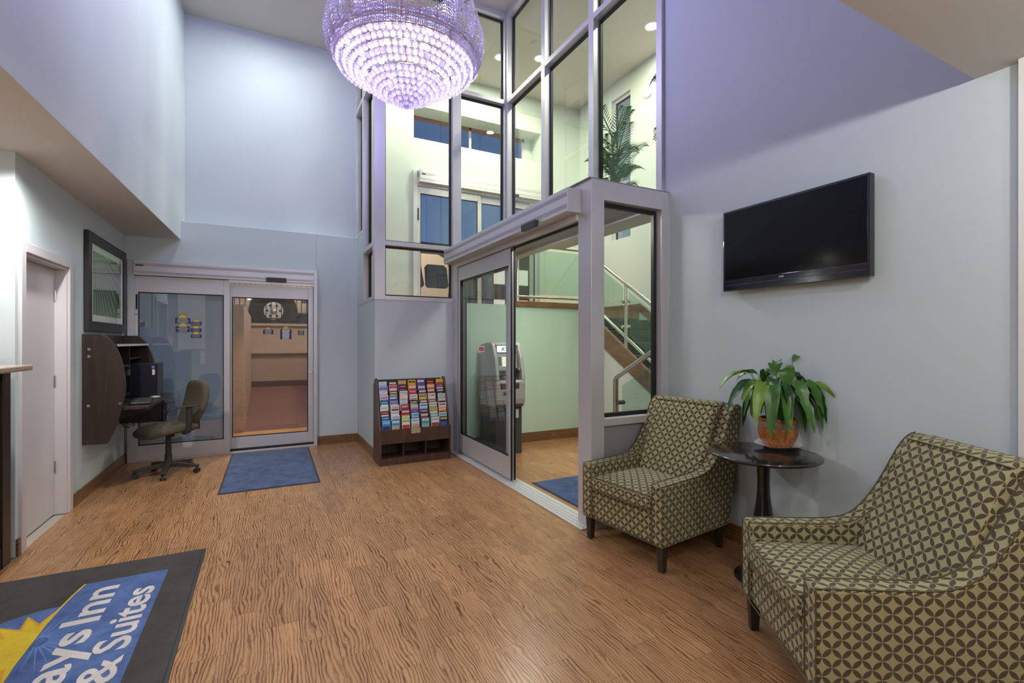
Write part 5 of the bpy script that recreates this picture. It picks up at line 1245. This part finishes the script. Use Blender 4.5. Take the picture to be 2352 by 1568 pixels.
# ---------------------------------------------------------------- outdoors
struct(B('pavement', (-6, YB+.06, -.1), (1.6, 8.6, -.005), M['paveo']), 'paving with orange lamp light in its colour, just outside the back entrance')
struct(MB().prism([(8.6, -.1), (13.0, -.1), (13.0, .33), (8.6, -.005)], 7.6, 'x', -6).build('ramp', M['pave']), 'dark reddish pavement rising to the retaining wall')
struct(MB().box((-1.7, 7.52, 0), (-.50, 7.58, 2.6)).build('wall_reflection_blue', mat('blue_reflection_panel', (.20, .27, .36), .5)), 'added blue-grey panel standing in for the reflection in the fixed leaf')  # added panel, its blue-grey colour imitates the reflection in the glass
t = struct(MB().box((-1.01, 7.49, 1.32), (-.71, 7.518, 2.12)).build('reflection_board', M['paper']), None); tag(t, 'white board standing in for a reflection in the fixed glass leaf', 'poster', kind='thing')  # added white board imitates the lobby wall reflected in the glass
t = struct(MB().box((-.765, 7.49, 1.12), (-.715, 7.518, 1.30)).build('reflection_strip', M['paper']), None); tag(t, 'narrow white strip standing in for a reflection, under the white board', 'notice', kind='thing')  # added strip, part of the same imitated reflection
# parking retaining wall with cap, ledge and painted base
wt = thing('retaining_wall', 'stucco retaining wall across from the back entrance', None, (0, 13.1, .3), kind='structure')
MB().box((-6, 13.0, .1), (2.2, 13.25, 1.82)).build('stucco_face', M['stucco'], wt)
MB().box((-6, 12.94, 1.80), (2.2, 13.3, 1.86)).build('cap', M['stucco'], wt)
MB().box((-6, 12.9, 1.13), (2.2, 13.0, 1.18)).build('ledge', M['stucco'], wt)
MB().box((-6, 12.98, .30), (2.2, 13.0, .46)).build('painted_base', M['maroon'], wt)
struct(MB().box((-.46, 8.6, 0), (-.30, 12.9, 2.0)).build('wall_outside_left', M['stucco']))
struct(B('street', (-14, 13.25, 1.6), (20, 34, 1.83), M['asphalt']), 'street behind the retaining wall')
struct(B('street_apron', (1.6, YU+.46, -.1), (9, 13.4, ZS-.03), M['asphalt']), 'paved apron outside the upper door')
rg = thing('street_fence', 'black iron fence on the retaining wall', 'fence', (0, 13.35, 1.86))
MB().box((-4, 13.33, 1.98), (2.4, 13.37, 2.01)).build('rail', M['iron'], rg); MB().box((-4, 13.33, 2.9), (2.4, 13.37, 2.93)).build('rail', M['iron'], rg)
for k in range(54): x = -3.9+.115*k; MB().box((x, 13.34, 1.86), (x+.018, 13.36, 2.93)).build('bar', M['iron'], rg)
# shuttle van (cream), side toward the building
VY = 14.5; t = thing('van', 'cream passenger van parked on the street outside', 'van', (2.4, VY+.95, 1.83))
g0 = 1.83
prof = [(-2.1, g0+.35), (-2.1, g0+.85), (-1.9, g0+1.05), (-1.05, g0+1.2), (-.35, g0+2.05), (.2, g0+2.33), (4.9, g0+2.36), (5.2, g0+2.2), (5.38, g0+1.3), (5.40, g0+.35)]
MB().prism(prof, 1.9, 'y', VY).build('body', M['vanw'], t, bevel=.06, seg=3)
def rwin(name, pts, y): return MB().prism(pts, .02, 'y', y).build(name, M['vang'], t, bevel=.03, seg=3)
def rounded(x0, x1, z0, z1, sk=0): return [(x0+.08, z0), (x1-.08+sk, z0), (x1+sk, z0+.08), (x1, z1-.1), (x1-.1, z1), (x0+.1-sk*0, z1), (x0, z1-.1), (x0+sk*.5, z0+.08)]
for a, c_, s2 in ((4.42, 5.16, .06), (3.45, 4.32, .10), (2.5, 3.35, 0), (1.5, 2.4, 0), (.55, 1.4, 0)): rwin('side_window', rounded(a, c_, g0+1.28, g0+2.02, s2), VY-.012)
rwin('side_window', [(-.75, g0+1.3), (.4, g0+1.3), (.4, g0+1.98), (-.2, g0+1.98)], VY-.012)
for x in (.2, 4.1):
    MB().cyl((x, VY-.01, g0+.40), (x, VY+.4, g0+.40), .60, 40).build('wheel_arch', M['iron'], t)
    wh = MB().cyl((x, VY-.06, g0+.42), (x, VY+.2, g0+.42), .42, 40).build('wheel', M['tyre'], t, smooth=True)
    MB().cyl((x, VY-.075, g0+.42), (x, VY-.055, g0+.42), .24, 32).build('rim', M['alul'], wh, smooth=True)
    MB().ball((x, VY-.08, g0+.42), .085, 16, 8).build('hub_cap', M['alul'], wh, smooth='all')
    for q in range(6): a = pi*q/3; MB().cyl((x+.16*cos(a), VY-.078, g0+.42+.16*sin(a)), (x+.16*cos(a), VY-.07, g0+.42+.16*sin(a)), .035, 10).build('rim_hole', M['iron'], wh)
MB().box((-2.15, VY+.15, g0+.35), (-2.08, VY+1.7, g0+.6)).build('bumper', M['dgrey'], t); MB().box((-2.11, VY+.1, g0+.68), (-2.0, VY+.45, g0+.9)).build('head_lamp', M['alul'], t)
MB().box((5.2, VY-.01, g0+.9), (5.3, VY+.02, g0+1.15)).build('tail_lamp', M['red'], t)
for body_, zz in (('187-04 RE', 1.06), ('718-345', .92), ('868-70', .76)): text(body_, 'lettering', M['navy'], .12, (.90, VY-.005, g0+zz-.10), (radians(90), 0, 0), t, fit=(.62, .10), bold=.004)
# buildings over the street
def building(label, x0, x1, y, z1, m, wcol, rows_, cols_):
    bt = thing('building', label, 'building', ((x0+x1)/2, y, 1.83)); MB().box((x0, y, 1.83), (x1, y+5, z1)).build('facade', m, bt)
    for i in range(rows_):
        for j in range(cols_):
            xa = x0+(x1-x0)*(j+.25)/cols_; xb = xa+(x1-x0)*.45/cols_; za_ = 3.0+(z1-3.2)*i/rows_+.2; zb_ = za_+(z1-3.2)/rows_*.5
            MB().box((xa, y-.05, za_), (xb, y+.02, zb_)).build('window', wcol, bt)
    MB().box((x0-.1, y-.12, z1-.15), (x1+.1, y+5, z1)).build('cornice', M['maroon'], bt)
building('reddish brick building seen left over the street', -9, 1.2, 30, 7.6, M['house1'], M['vang'], 2, 6)
building('mauve plaster building behind the van', 1.6, 12.6, 27, 7.2, M['house2'], M['vang'], 2, 5)
building('brick row house at the right beyond the upper door', 13.2, 24, 29, 7.4, M['house1'], M['lcd'], 2, 6)
